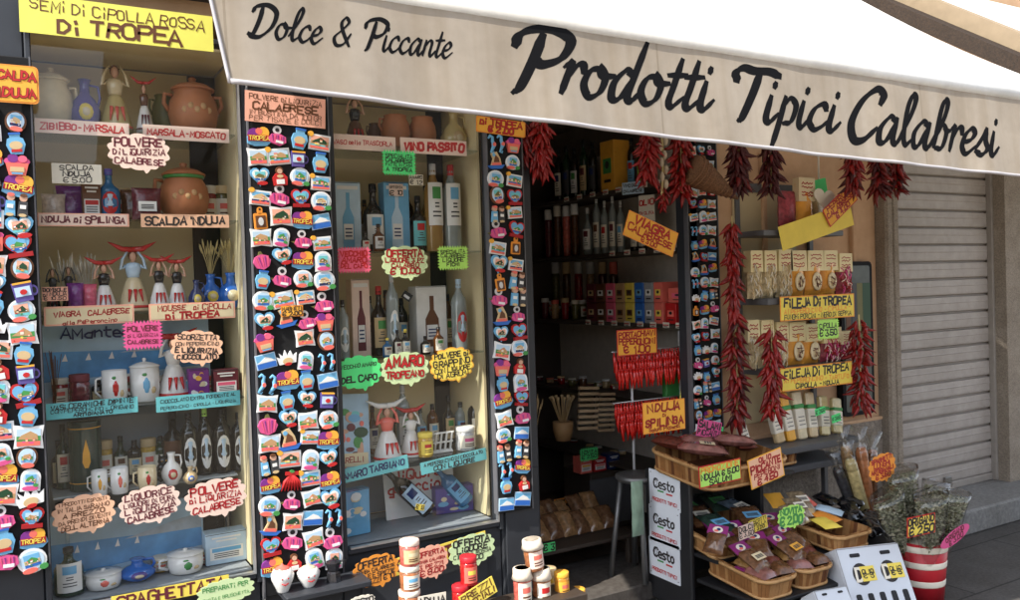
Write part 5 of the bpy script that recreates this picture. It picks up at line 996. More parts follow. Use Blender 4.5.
cs = ['maroon', 'brown', 'pink', 'tan', 'yellow', 'blue', 'grey', 'coral']; cw = ['dark red', 'brown', 'pink', 'tan', 'yellow', 'blue', 'grey', 'coral']
for i, c in enumerate(cs):
    for lv in (0, 1): inbox(589.5 + i * 9.6, 302, 2, 9, f'{cw[i]} gift box in the {("lower", "upper")[lv]} row of coloured boxes', c, ('sand', 'white', 'white', 'brown', 'brown', 'sky', 'white', 'yellow')[i], z=zr[2] + lv * (hb + .002), hz=hb)
inbox(669, 303, 2, 11, 'red gift box at the right of the coloured boxes, left one', 'red', 'coral', hz=hb); inbox(682, 303, 2, 11, 'red gift box nearest the magnet board', 'coral', 'pink', hz=hb); inbox(676, 288, 2, 20, 'coral box lying across the two red boxes', 'coral', 'pink', z=zr[2] + hb + .002, hz=hb * .7)
sign('notice_card', 647, 213, 16, 34, 0, 'rect', 'paper', [('OLIO', 1), ('DI OLIVA', 1), ('€ 8.00', 1)], 'white notice card standing behind the amber diamond sign', ink='red', rz=-math.pi / 2 + .5, loc=atx(647, 213, XS + .03), m=.006)
sign('notice_card', 635, 186, 24, 12, 0, 'rect', 'paleblue', [('VINO DOLCE', 1), ('CALABRESE', 1)], 'pale blue card at the right end of the bottle shelf', rz=-math.pi / 2 + .4, loc=atx(633, 188, XS - .02), m=.0058)
sign('price_sign', 651, 234, 52, 26, -.14, 'rect', 'amber', [('VIAGRA', 1.2), ('CALABRESE', 1), ('€ 3.00', .6)], 'amber diamond tilted sign hanging in the doorway', ink='red', rot=20, border='orange', edge='darkred')
# rack of red pendants
YR = .16
zk = [at(650, y, YR).z for y in (352, 375, 402, 420)]; xl, xr = at(612, 380, YR).x, at(684, 380, YR).x
t = thing('pendant_rack', 'silver wire rack holding rows of red pendants in the doorway', 'rack', (0, YR, 0)); b = MB()
for xx in (at(638, 480, YR).x, xr): b.tube([(xx, .03, .1), (xx, .03, zk[0] + .1)], .007, 'silver', 8)
b.build('post', t)
for z in (zk[0] + .015, zk[2] + .015): b = MB(); b.tube([(xl, 0, z), (xr, 0, z)], .003, 'silver', 6); b.build('hook_rail', t)
PEN = MB(); PEN.tube([(0, 0, 0), (0, 0, -.02), (.002, -.003, -.05), (0, 0, -.095)], [.002, .006, .007, .002], M('red_plastic', (.6, .015, .01), .25, .1, coat=.4), 6); PEN.ball((0, 0, .0), .005, 'red', 6); po = PEN.build('red_pendant'); PM = po.data; bpy.data.objects.remove(po)
for rr, z in enumerate((zk[0], zk[2])):
    for lv in range(3):
        for i in range(26):
            o = bpy.data.objects.new('red_pendant', PM); COL.objects.link(o); o.location = (xl + (xr - xl) * (i + .5) / 26 + U_(-.004, .004), YR - .012 - .02 * lv, z + .008 - .042 * lv); o.rotation_euler = (0, U_(-.15, .15), U_(0, 3)); o.scale = (1.35, 1.35, 1.05)
            tag(o, f'red lucky pendant hanging in the {("upper", "lower")[rr]} row of the wire rack', 'pendant', f'red pendants in the {("upper", "lower")[rr]} row of the rack')
sign('price_sign', 637, 342, 40, 26, .12, 'rect', 'amber', [('PORTACHIAVI', 1), ('PEPERONCINI', 1), ('€ 1.00', 1.2)], 'amber sign of 1 euro above the red pendants', ink='crimson', border='red', bold=1.0)
sign('price_sign', 664, 416, 42, 31, -.3, 'rect', 'amber', [('NDUJA', 1.2), ('di', .6), ('SPILINGA', 1.1), ('Salumi Piccanti', .5)], 'amber sign reading nduja di spilinga above the big basket', ink='crimson', edge='darkred', border='orange')
for i in range(5):
    p = at(681 + i * 1.6, 398, .1); t = thing('drinking_straw_pack', 'yellow packet of sticks leaning beside the red pendants', 'stick packet', p, group='yellow stick packets'); b = MB(); b.bbox((0, 0, .09), (.012, .012, .22), 'lemon', .003); b.build('wrapper', t); b = MB(); b.bbox((0, -.001, .12), (.0135, .0135, .03), 'green', .003); b.build('band', t); t.rotation_euler = (0, .18, 0)
t = thing('gift_bag', 'green gift bag behind the yellow stick packets', 'bag', at(671, 385, .22)); b = MB(); b.bbox((0, 0, 0), (.1, .04, .15), 'green', .006); b.build('pouch', t); b = MB(); b.tube([(-.025, -.02, .07), (0, -.025, .11), (.025, -.02, .07)], .003, 'yellow', 6); b.build('handle', t)
# slatted racks, utensils, small things behind
for px, py, w_, h_, lb in ((588, 408, 24, 40, 'pale slatted rack of wooden packets in the middle of the doorway'), (606, 412, 20, 36, 'second slatted rack of wooden packets beside the red pendants')):
    t = thing('slatted_rack', lb, 'rack', at(px, py, .5)); k = mpp(px, py, .5); b = MB()
    for i in range(8): b.bbox((0, 0, (-.5 + i / 7) * h_ * k), (w_ * k, .02, h_ * k * .075), M('pale_wood', (.42, .3, .18), .6, .2, 20), .002)
    b.build('slats', t); b = MB(); [b.bbox((sx * w_ * k * .4, .015, 0), (.008, .01, h_ * k * 1.05), DSH, .002) for sx in (-1, 1)]; b.build('rail', t); t.rotation_euler = (0, .08, 0)
p = at(563, 430, .8); t = thing('utensil_pot', 'pot of wooden spoons in the dim doorway', 'pot', p); b = MB(); b.lathe([(.045, -.06), (.06, .0), (.062, .05), (.055, .05)], 'tan', 14); b.build('pot_body', t)
for i in range(12): b = MB(); a = i * .55; b.tube([(0, 0, .0), (.06 * math.cos(a), .05 * math.sin(a), .17), (.075 * math.cos(a), .06 * math.sin(a), .2)], [.004, .004, .011], 'sand', 6); b.build('spoon', t)
p = at(535, 425, .8); stalks(p.x, .8, p.z - .08, .26, .07, 18, 'dried flowers in the dim left corner of the doorway', 'sand')
sign('burst_sign', 589, 454, 17, 11, .78, 'burst', 'neon', [('NOVITA', 1), ('€ 2.50', 1)], 'small green zigzag sign in the dim doorway')
carton(600, 458, .82, at(600, 472, .8).z, 15, 'small red box on the dark cabinet', 'red', 'coral', .08, art='label'); carton(586, 457, .82, at(600, 472, .8).z, 14, 'small orange box left of the green zigzag sign', 'coral', 'amber', .08, art='label'); carton(614, 454, .82, at(600, 472, .8).z, 14, 'dark blue box beside the stool', 'navy', 'sky', .08, art='label')
t = thing('counter_cabinet', 'dark low cabinet behind the steel stool', 'cabinet', (at(612, 470, .8).x, .95, .09)); zc = at(604, 472, .8).z - .09; b = MB(); b.bbox((0.02, 0, zc / 2), (.36, .3, zc), DSH, .006); b.build('carcass', t); b = MB(); b.bbox((-.02, -.153, zc / 2), (.3, .01, zc * .8), STEEL, .004); b.build('door', t)
# low rack of bagged beans
zl = .25
t = thing('low_rack', 'low dark rack of bagged beans and snacks inside the doorway', 'rack', (2.5, .42, .09)); b = MB(); b.bbox((0, 0, zl - .1), (.64, .4, .02), DSH, .004); b.build('top', t); [MB().bbox((sx * .29, sy * .17, (zl - .11) / 2), (.03, .03, zl - .11), DSH, .003).build('leg', t) for sx in (-1, 1) for sy in (-1, 1)]
BEAN = M('bagged_beans', (.2, .1, .05), .2, .5, 60, coat=.5); BEAN2 = M('bagged_nuts', (.36, .2, .09), .2, .5, 50, coat=.5)
for i in range(14):
    r_, c_ = divmod(i, 7); w_ = .1
    bag(0, 0, 0, 0, 0, f'clear bag of {("brown beans", "nuts")[i % 2]} in the {("front", "back")[r_]} row of the low rack, {nm[c_]} from left', loc=(2.24 + c_ * .087, .36 + r_ * .15, zl + .006 + .035 * r_), hw=(w_, .15), dp=.07, rot=(math.radians(-48 + U_(-8, 8)), 0, U_(-.2, .2)), mat=(BEAN, BEAN2)[i % 2], name='bean_bag')
sign('burst_sign', 549, 547, 12, 9, .2, 'rect', 'neon', [('€ 3', 1)], 'bright green tag on the bagged beans'); sign('price_card', 562, 502, 26, 8, .75, 'rect', 'orange', [('FAGIOLI', 1)], 'orange card behind the bagged beans')
# stool
STL = M('dull_steel', (.2, .2, .2), .45, .15, 20, metal=.7)
xs_, ys_ = at(637, 474, .06).x, .06; zs_ = at(634, 474, .06).z
t = thing('bar_stool', 'steel bar stool standing at the doorway beside the dark display stand', 'stool', (xs_, ys_, .09)); b = MB(); b.lathe([(.0, zs_ - .125), (.095, zs_ - .125), (.112, zs_ - .11), (.112, zs_ - .095), (.095, zs_ - .09), (.0, zs_ - .088)], STL, 24); b.build('seat', t)
for i in range(4): a = math.pi / 4 + i * math.pi / 2 + .3; b = MB(); b.tube([(.085 * math.cos(a), .085 * math.sin(a), zs_ - .12), (.15 * math.cos(a), .15 * math.sin(a), .0)], .014, STL, 10); b.build('leg', t)
p = at(637, 490, -.1); bag(0, 0, 0, 0, 0, 'pale green plastic bag hanging beside the stool', loc=(p.x, -.1, at(637, 536, -.1).z), hw=(.075, .27), dp=.05, mat=M('green_plastic', (.25, .36, .27), .3, .3, 12, bump=.6), name='plastic_bag', cat='bag')
# ================================================================== tiered display stand
XP = 2.69
yn, yf_ = atx(690, 520, XP).y, atx(646, 520, XP).y
zt = atx(668, 474, XP).z
print('stand', yn, yf_, zt)
t = thing('display_stand', 'dark tiered display stand with three white plates on its side, holding wooden baskets', 'display stand', (XP, 0, 0)); PAN = M('stand_panel', (.018, .018, .02), .5, .2, 9)
b = MB(); b.bbox((.012, (yn + yf_) / 2, zt / 2 + .01), (.024, yf_ - yn, zt - .02), PAN, .006); b.build('side_panel', t)
b = MB(); b.bbox((.56, (yn + yf_) / 2 + .03, zt / 2), (.022, yf_ - yn - .1, zt - .05), PAN, .006); b.build('side_panel', t)
b = MB(); b.bbox((.29, yf_ - .012, zt / 2), (.51, .02, zt - .06), M('stand_back', (.05, .055, .065), .5), .003); b.build('back_panel', t)
for (z, y0, y1) in ((.66, -.5, -.1), (at(735, 533, -.48).z - .095, -.5, -.12), (at(755, 577, -.74).z - .11, -.77, -.36)): b = MB(); b.bbox((.29, (y0 + y1) / 2, z - .015), (.526, y1 - y0, .016), PAN, .003); b.build('tier_shelf', t)
b = MB(); b.bbox((.29, -.7, .07), (.5, .03, .13), PAN, .004); b.build('front_leg', t)
for i, (py, h) in enumerate(((490, 36), (526, 36), (560, 38))):
    q0, q1 = atx(650, py, XP), atx(680.5, py, XP); W = abs(q0.y - q1.y); H = atx(665, py - h / 2, XP).z - atx(665, py + h / 2, XP).z; c = atx(665, py, XP)
    t = thing('brand_plate', f'{("topmost", "middle", "lowest")[i]} white plate lettered Cesto on the dark side of the display stand', 'sign', (XP - .002, c.y, c.z), -math.pi / 2)
    b = MB(); b.prism(rrect(W, H, .005), -.003, 0, M('plate_white', (.72, .75, .8), .35, .03)); b.build('plate', t); b = MB()
    b.prism(ell(.03, .034, 14, -W * .3, H * .14), -.0036, -.003, 'darkgrey'); b.prism(ell(.022, .024, 14, -W * .29, H * .14), -.004, -.0036, M('plate_white', (.7, .72, .75)))
    text(b, 'Cesto', 0, H * .14, W * .66, H * .26, -.0044, P('ink'), 1.2, .05); b.prism(rect(W * .2, H * .045, -W * .12, -H * .06), -.0036, -.003, 'green'); b.prism(rect(W * .2, H * .045, W * .16, -H * .09), -.0036, -.003, 'red')
    text(b, 'PRODOTTI TIPICI', 0, -H * .32, W * .8, H * .09, -.0044, P('red'), 1.3, .03); b.build('lettering', t)
    b = MB(); [b.ball((sx * W * .44, -.003, sz * H * .42), .003, 'darkgrey', 6) for sx in (-1, 1) for sz in (-1, 1)]; b.build('screws', t)
# ------------------------------------------------------------------ chip-wood baskets
WOOD = [noise_mat('basket_wood_%s' % n, tuple(x * .75 for x in c), c, 30, .6, .15) for n, c in (('light', (.5, .26, .1)), ('mid', (.34, .15, .05)), ('dark', (.17, .065, .025)))]
RIM = noise_mat('basket_rim', (.45, .25, .1), (.6, .36, .16), 25, .5, .1)
def basket(x0, x1, y0, y1, z, h, label, tilt=0, r=.05, seg=56):
    """rounded rectangular chip-wood basket; z = rim height"""
    w, d = x1 - x0, y1 - y0; t = thing('wooden_basket', label, 'basket', ((x0 + x1) / 2, (y0 + y1) / 2, z - h), group='wooden baskets of the stand', rot=(tilt, 0, 0))
    def per(k, f):     # perimeter point at fraction f, inset k
        pl = rrect(w - 2 * k, d - 2 * k, max(.01, r - k * .6), n=5); n = len(pl); u = f * n; i = int(u) % n; g = u - int(u); a, b_ = pl[i], pl[(i + 1) % n]; return (a[0] + (b_[0] - a[0]) * g, a[1] + (b_[1] - a[1]) * g)
    pl = rrect(w, d, r, n=5); L = [0]
    for i in range(len(pl)): a, b_ = pl[i], pl[(i + 1) % len(pl)]; L.append(L[-1] + math.hypot(a[0] - b_[0], a[1] - b_[1]))
    def ptat(s, k):
        s %= L[-1]
        for i in range(len(pl)):
            if L[i + 1] >= s: break
        g = (s - L[i]) / max(1e-9, L[i + 1] - L[i]); q = rrect(w - 2 * k, d - 2 * k, max(.008, r - k), n=5); a, b_ = q[i], q[(i + 1) % len(q)]; return (a[0] + (b_[0] - a[0]) * g, a[1] + (b_[1] - a[1]) * g)
    b = MB(); n = int(L[-1] / .02)
    for i in range(n):
        s0, s1 = L[-1] * i / n + .0008, L[-1] * (i + 1) / n - .0008; m = random.choice(WOOD[:2] + [WOOD[2]] * (i % 3 == 0)); o = U_(0, .0015)
        A, B_, C, D = ptat(s0, .018 + o), ptat(s1, .018 + o), ptat(s1, .002 + o), ptat(s0, .002 + o); I = [ptat(q, k_ + .005) for q, k_ in ((s0, .018), (s1, .018), (s1, .002), (s0, .002))]
        vs = [(A[0], A[1], 0), (B_[0], B_[1], 0), (C[0], C[1], h), (D[0], D[1], h)] + [(I[0][0], I[0][1], 0), (I[1][0], I[1][1], 0), (I[2][0], I[2][1], h), (I[3][0], I[3][1], h)]
        b.add(vs, [(0, 1, 2, 3), (7, 6, 5, 4), (0, 3, 7, 4), (1, 5, 6, 2), (3, 2, 6, 7)], m)
    b.prism([(p[0], p[1]) for p in rrect(w - .04, d - .04, r * .7, n=5)], 0, 0.004, WOOD[2], Matrix(((1, 0, 0, 0), (0, 0, 1, 0), (0, 1, 0, .002), (0, 0, 0, 1)))); b.build('slat_sides', t)
    b = MB(); ring = [ptat(L[-1] * i / seg, -.001) for i in range(seg + 1)]; b.tube([(p[0], p[1], h - .012) for p in ring], .009, RIM, 6, flat=.8); b.build('rim_hoop', t)
    ring = [ptat(L[-1] * i / seg, .013) for i in range(seg + 1)]; b = MB(); b.tube([(p[0], p[1], .012) for p in ring], .007, RIM, 6, flat=.8); b.build('base_hoop', t); return t
SAL = M('salami_skin', (.16, .035, .02), .45, .5, 60, bump=.3); SALW = M('vacuum_pack', (.3, .12, .1), .15, .5, 30, coat=.8); SNACK = M('bagged_sweets', (.16, .07, .03), .2, .6, 70, coat=.6); PURP = M('purple_card', (.25, .02, .16), .4, .2, 30)
def lie(x, y, z, w, l, label, mat, rz=0, tilt=-.25, dp=.05, tagc=None, hd=None, name='snack_bag', cat='packet', group=None):
    x += math.sin(rz) * l / 2; y -= math.cos(rz) * l / 2; z += .012
    t = bag(0, 0, 0, 0, 0, label, loc=(x, y, z), hw=(w, l), dp=dp, mat=mat, tagc=tagc, name=name, cat=cat, group=group)
    t.rotation_euler = (Matrix.Rotation(rz, 3, 'Z') @ Matrix.Rotation(-math.pi / 2 - tilt, 3, 'X')).to_euler()
    if hd:
        b = MB(); b.prism([(-w * .5, l * .9), (w * .5, l * .9), (w * .46, l * 1.35), (-w * .46, l * 1.35)], -.004, .0, hd); b.prism(ell(w * .5, l * .3, 14, 0, l * 1.12), -.005, -.004, 'paper'); b.prism(ell(w * .2, l * .14, 10, w * .04, l * 1.14), -.0056, -.005, 'navy'); b.prism(ell(w * .22, l * .1, 10, -w * .06, l * 1.06), -.006, -.005, 'coral'); b.build('header_card', t)
    return t
zb1 = at(707, 464, -.5).z
basket(2.65, 3.19, -.53, -.08, zb1, .11, 'largest wooden basket on the top tier, filled with salami', .1, .09)
c0 = (2.92, -.30, zb1 - .045)
for i, (dx, dy, w_, l_, rz, lb, m_, tg) in enumerate(((-.13, -.06, .11, .24, .9, 'vacuum packed salami with white label at the front left of the top basket', SALW, 'cream'), (-.02, .04, .1, .24, 1.0, 'long vacuum packed sausage in the middle of the top basket', SALW, None), (.1, .08, .1, .2, .4, 'dark packet at the back of the top basket', SNACK, None), (.17, -.04, .1, .18, -.3, 'dark cluster of small sausages at the right of the top basket', SAL, None), (-.16, .12, .12, .2, .6, 'dark red packed sausage behind the amber nduja sign', SAL, None), (.08, -.08, .09, .2, 1.2, 'clear pack of sliced meat at the front of the top basket', SALW, None), (.19, .08, .08, .16, 0, 'small reddish pack at the back right of the top basket', SALW, None))):
    lie(c0[0] + dx * .9, c0[1] + dy + .03, c0[2] + .045 + .012 * (i % 3), w_, l_, lb, m_, rz, -.12, .06, tg, name='salami_pack', cat='salami')
for i in range(6): pass
sign('notice_card', 709, 429, 24, 17, -.25, 'rect', 'hotpink', [('SALAMI', 1), ('PICCANTI', 1)], 'bright pink card standing in the top basket', rot=14, bold=.9)
sign('label_card', 720, 473, 42, 22, -.545, 'rect', 'lime', [('PROMOZIONE', 1, 'orange'), ('NDUJA € 5.00', 1), ('SALUMI', 1)], 'yellow green notice with red zigzag border on the front of the top basket', border='red', rot=-2, bold=1.0)
sign('price_card', 766, 468, 34, 30, -.545, 'rect', 'peach', [('OLIO', .8), ('PICCANTE', 1.2), ('PEPERONI', .8), ('€ 4.50', 1)], 'orange pink price card at the right corner of the top basket', ink='crimson', rot=-10, border='amber', bold=1.0)
sign('price_card', 716, 431, 14, 9, -.2, 'rect', 'neon', [('€ 6', 1)], 'small green card beside the pink card in the top basket', rot=8)
zm = at(735, 533, -.48).z
for i, (xa_, xb_, lb) in enumerate(((2.72, 2.955, 'left wooden basket on the middle tier with flat green packets'), (2.965, 3.2, 'right wooden basket on the middle tier with dark packets'))):
    basket(xa_, xb_, -.5, -.13, zm, .09, lb, .14, .06)
    for k in range(3): lie((xa_ + xb_) / 2 + U_(-.03, .03), -.36 + .11 * k, zm - .02 + .015 * k, .14, .18, f'{("front", "middle", "back")[k]} packet in the {("left", "right")[i]} basket of the middle tier', (M('dark_green_pack', (.04, .07, .05), .2, .5, 40, coat=.6), SNACK, M('grey_blue_pack', (.12, .16, .2), .2, .5, 40, coat=.6))[(i + k) % 3], U_(-.4, .4), -.3, .035, ('sky', 'paper', 'green')[k])
sign('price_card', 746, 531, 15, 14, -.53, 'rect', 'blush', [('DOLCI', 1), ('€ 3.50', 1)], 'pale pink price card between the two middle baskets', rot=-6); sign('price_card', 758, 524, 18, 13, -.52, 'rect', 'yellow', [('BISCOTTI', 1), ('CIPOLLA', 1), ('€ 3.00', 1)], 'yellow price card on the right middle basket', rot=-8)
zl_ = at(755, 577, -.74).z
bs_ = ((2.735, 2.965, 'left wooden basket on the lowest tier with purple headed snack bags', -.76, -.37), (2.975, 3.2, 'right wooden basket on the lowest tier with purple headed snack bags', -.76, -.37))
for i, (xa_, xb_, lb, ya_, yb_) in enumerate(bs_):
    basket(xa_, xb_, ya_, yb_, zl_, .105, lb, .10, .065)
    for k in range(5):
        lie((xa_ + xb_) / 2 + (-.05, .05, -.03, .05, 0)[k], ya_ + .12 + .06 * k, zl_ - .01 + .012 * k, .12, .13, f'purple headed snack bag, {("frontmost", "second", "third", "fourth", "hindmost")[k]} in the {("left", "right")[i]} basket of the lowest tier', SNACK, U_(-.6, .5), -.5, .06, None if k else ('cream', 'amber')[i], PURP)
for i, (xa_, xb_) in enumerate(((2.735, 2.965), (2.975, 3.2))):
    for k in range(4):
        lie((xa_ + xb_) / 2 + (-.055, .055, -.05, .05)[k], -.69 + .07 * (k // 2), zl_ - .03 + .02 * (k // 2), .11, .12, f'{("dark red", "brown", "amber", "reddish")[k]} snack bag lying low in the front of the {("left", "right")[i]} lowest basket', (SALW, SNACK, M('amber_snack', (.3, .16, .05), .2, .5, 60, coat=.6), SAL)[k], U_(-.7, .7), -.1, .06, 'paper' if k == 2 else None, PURP if k == 0 else None)
lie(2.70, -.52, zl_ + .05, .1, .1, 'purple headed snack bag hanging over the side of the stand', SNACK, -1.2, -.9, .05, None, PURP)
sign('burst_sign', 791, 516, 27, 22, -.74, 'cloud', 'lime', [('NOVITA', .8), ('€ 2.00', 1.2)], 'yellow green round sign behind the lowest baskets', ink='green', bold=1.2)
# packets and trays right of the stand
t = thing('low_table', 'low dark table of yellow packets behind the white carton', 'table', (3.5, -.5, 0)); b = MB(); b.bbox((0, 0, .27), (.54, .5, .025), PAN, .005); b.build('table_top', t); [MB().bbox((sx * .24, sy * .2, .128), (.035, .035, .256), PAN, .004).build('leg', t) for sx in (-1, 1) for sy in (-1, 1)]
basket(3.27, 3.53, -.72, -.32, .385, .09, 'wooden tray of yellow and orange packets on the low table', .05, .05)
for k in range(7): lie(3.34 + .06 * (k % 3) + U_(-.02, .02), -.6 + .05 * k, .385 + .006 * k, .1, .13, f'{("yellow", "orange", "white blue", "yellow brown", "pale", "orange red", "mustard")[k]} packet on the wooden tray', P(('yellow', 'orange', 'paleblue', 'sand', 'paper', 'coral', 'amber')[k], .25), U_(-.8, .8), -.12 - .04 * k, .03)
for k in range(3): lie(3.22 + .08 * k, -.5 + .05 * k, .40 + .01 * k, .1, .14, f'clear pack of pale biscuits, {("left", "middle", "right")[k]} one, under the round green sign', M('bagged_biscuits', (.32, .24, .15), .2, .5, 50, coat=.6), U_(-.5, .5), -.5, .05, 'paper')
for k in range(9): lie(3.60 + .045 * (k % 4), -.62 + .06 * (k // 2), .30 + .014 * k, .09, .12, f'black shiny sweet packet, {ORD[k]} of the heap on the low table', M('black_foil', (.01, .01, .012), .12, .3, 50, coat=.7), U_(-1, 1), -.2, .05)
# rack shelf behind, basket on it
t = thing('lower_rack', 'dark low wall rack with a wooden basket under the pasta shelves', 'rack', (3.6, -.12, 0)); b = MB(); b.bbox((-.02, 0, .575), (.8, .26, .035), STEEL, .004); b.build('shelf', t); [MB().bbox((sx * .36, .05, .28), (.03, .03, .55), STEEL, .003).build('leg', t) for sx in (-1, 1)]
basket(3.28, 3.58, -.25, -.02, .685, .085, 'wooden basket of flat dark packets on the low wall rack', 0, .05)
for k in range(4): lie(3.36 + .05 * k, -.2, .66 + .006 * k, .1, .14, f'flat dark meat packet, {("left", "second", "third", "right")[k]} one in the low wall rack basket', SALW, U_(-.6, .6), .15, .03, 'paper' if k % 2 else None)
# ================================================================== pasta shelves on the wall
zs = [at(760, 299, -.25).z, at(762, 371, -.25).z, at(782, 449, -.29).z]; x0, x1 = 3.36, 3.98
t = thing('pasta_shelf_unit', 'grey metal wall shelves of pasta between the doorway and the pilaster', 'shelving', ((x0 + x1) / 2, 0, 0)); ww = x1 - x0
for z, dpt in zip(zs, (.24, .24, .29)): b = MB(); b.bbox((0, -dpt / 2 - .003, z - .018), (ww, dpt, .034), STEEL, .003); b.build('shelf', t)
zt_ = at(745, 233, -.2).z; b = MB(); b.bbox((0, -.115, zt_), (ww, .22, .03), STEEL, .003); b.build('shelf', t)
b = MB(); [b.bbox((sx * ww * .46, -.012, (zt_ + .28 + .56) / 2), (.035, .022, zt_ + .28 - .56), STEEL, .003) for sx in (-1, 1)]; b.build('upright', t)
b = MB(); b.bbox((-.07, -.008, 1.45), (ww * .78, .012, 1.3), M('cream_back_board', (.56, .46, .28), .6, .1, 4), .002); b.build('back_board', t)
b = MB(); b.bbox((-.06, -.012, zt_ + .26), (ww * .8, .022, .05), STEEL, .003); b.build('top_rail', t)
FUS = [M('egg_pasta', (.74, .58, .34), .4, .4, 60), M('orange_pasta_pack', (.8, .36, .05), .3, .15, 20, coat=.4), M('red_pasta', (.4, .06, .08), .4, .5, 60)]
def pasta(px, pt, row, wp, label, kind, y=-.15, win=True, group=None):
    x, h, w_ = spot(px, pt, y, zs[row], wp); w_ *= 1.22; h *= .86; t = bag(0, 0, 0, 0, 0, label, loc=(x, y, zs[row]), hw=(w_, h), dp=.07, mat=FUS[kind], name='pasta_bag', cat='pasta bag', header=M('pasta_header', (.78, .66, .36), .5, .1, 20), group=group)
    if kind == 1:
        b = MB(); b.lathe([(w_ * .3, 0), (w_ * .27, .006), (0.001, .008)], 'cream', 18, T=Matrix.Translation((0, -.036, h * .36)) @ Matrix.Rotation(math.pi / 2, 4, 'X') @ Matrix.Diagonal((1, 1.35, 1, 1))); b.build('oval_window', t); b = MB()
        for k in range(9): a = U_(0, 6.28); b.tube([(w_ * .2 * math.cos(a) * U_(.2, 1), -.046, h * .36 + w_ * .26 * math.sin(a) * U_(.2, 1)), (w_ * .2 * math.cos(a + 2), -.047, h * .36 + w_ * .26 * math.sin(a + 2))], .0025, ('brown', 'maroon', 'sand')[k % 3], 4)
        b.build('pasta_picture', t)
    else:
        b = MB()
        for k in range(46):
            u, v = U_(-.42, .42) * w_, U_(.06, .72) * h; d = .034 * (1 - (u / w_ * 2) ** 2) ** .5 + .004; a = U_(-1.2, 1.2) if kind == 2 else U_(-.5, .5); l = .018; b.tube([(u - l * math.sin(a), -d, v - l * math.cos(a)), (u + .003, -d - .003, v), (u + l * math.sin(a), -d, v + l * math.cos(a))], .0034, ('cream', 'paper', 'sand')[k % 3] if kind == 0 else ('crimson', 'hotpink', 'blush')[k % 3], 4)
        b.build('pasta_twists', t)
    return t
od = ['leftmost', 'second', 'third', 'fourth', 'fifth', 'sixth', 'seventh']
for row, g in ((0, ((752, 249, 14, 0), (766, 249, 14, 0), (781, 248, 16, 0), (794, 249, 19, 1), (811, 249, 19, 1), (826, 249, 17, 1), (841, 252, 16, 2))), (1, ((749, 318, 14, 0), (763, 318, 15, 0), (778, 320, 14, 0), (793, 320, 20, 1), (809, 322, 19, 1), (828, 326, 22, 2), (843, 330, 16, 2)))):
    for i, (px, pt, wp, kd) in enumerate(g): pasta(px, pt, row, wp, f'{("plain", "orange printed", "red")[kd]} pasta bag, {od[i]} of the {("upper", "lower")[row]} pasta row', kd)
sign('price_sign', 818, 307, 74, 24, -.26, 'rect', 'yellow', [('FiLEJA Di TROPEA', 1.5), ('Al PEPERONCINO - CiPOLLA -', .8, 'orange'), ('FUNGHi PORCiNi - NERO Di SEPPiA', .8)], 'yellow sign reading fileja di Tropea under the upper pasta row', border='orange', bold=1.1)
sign('price_sign', 817, 376, 72, 23, -.27, 'rect', 'yellow', [('FiLEJA Di TROPEA', 1.5), ('Al PEPERONCINO - TARTUFO', .8, 'orange'), ('CiPOLLA - NDUJA', .8)], 'yellow sign reading fileja di Tropea under the lower pasta row', border='orange', bold=1.1)
sign('burst_sign', 828, 329, 20, 18, -.3, 'burst', 'lime', [('CIPOLLA', 1), ('€ 3.50', 1)], 'pale yellow zigzag tag on the red pasta of the lower row')
for i, (px, pt, wp, c) in enumerate(((746, 402, 9, 'paleblue'), (779, 396, 12, 'sand'), (790, 392, 11, 'amber'), (801, 391, 12, 'cream'), (812, 392, 11, 'sand'), (824, 396, 11, 'straw'), (836, 398, 12, 'straw'))):
    x, h, w_ = spot(px, pt, -.17, zs[2], wp); t = thing('spaghetti_pack', f'{("pale blue tin", "long spaghetti pack", "orange wrapped spaghetti pack", "cream labelled spaghetti pack", "spaghetti pack with green cap", "straw coloured spaghetti pack", "rightmost spaghetti pack")[i]} on the bottom pasta shelf', 'pasta pack', (x, -.17, zs[2]), rot=(-.18, .06 * (i - 3), 0))
    b = MB(); b.bbox((0, 0, h / 2), (w_ * 1.05, .035, h), M('printed_' + c, PAL[c], .3, .2, 40, coat=.4), .008); b.build('wrapper', t); b = MB(); b.bbox((0, -.001, h * .42), (w_ * 1.07, .037, h * .42), 'paper', .004); b.bbox((0, -.0022, h * .68), (w_ * 1.08, .038, h * .09), 'green', .003); [b.box((0, -.0205, h * q), (w_ * .7, .001, .004), 'darkgrey') for q in (.3, .38, .46)]; b.build('label', t)
sign('price_card', 820, 411, 10, 7, -.24, 'rect', 'neon', [('€ 2.50', 1)], 'left small green tag on the bottom pasta shelf', rot=-8); sign('price_card', 836, 418, 9, 8, -.24, 'rect', 'neon', [('€ 3.00', 1)], 'right small green tag on the bottom pasta shelf', rot=-8)
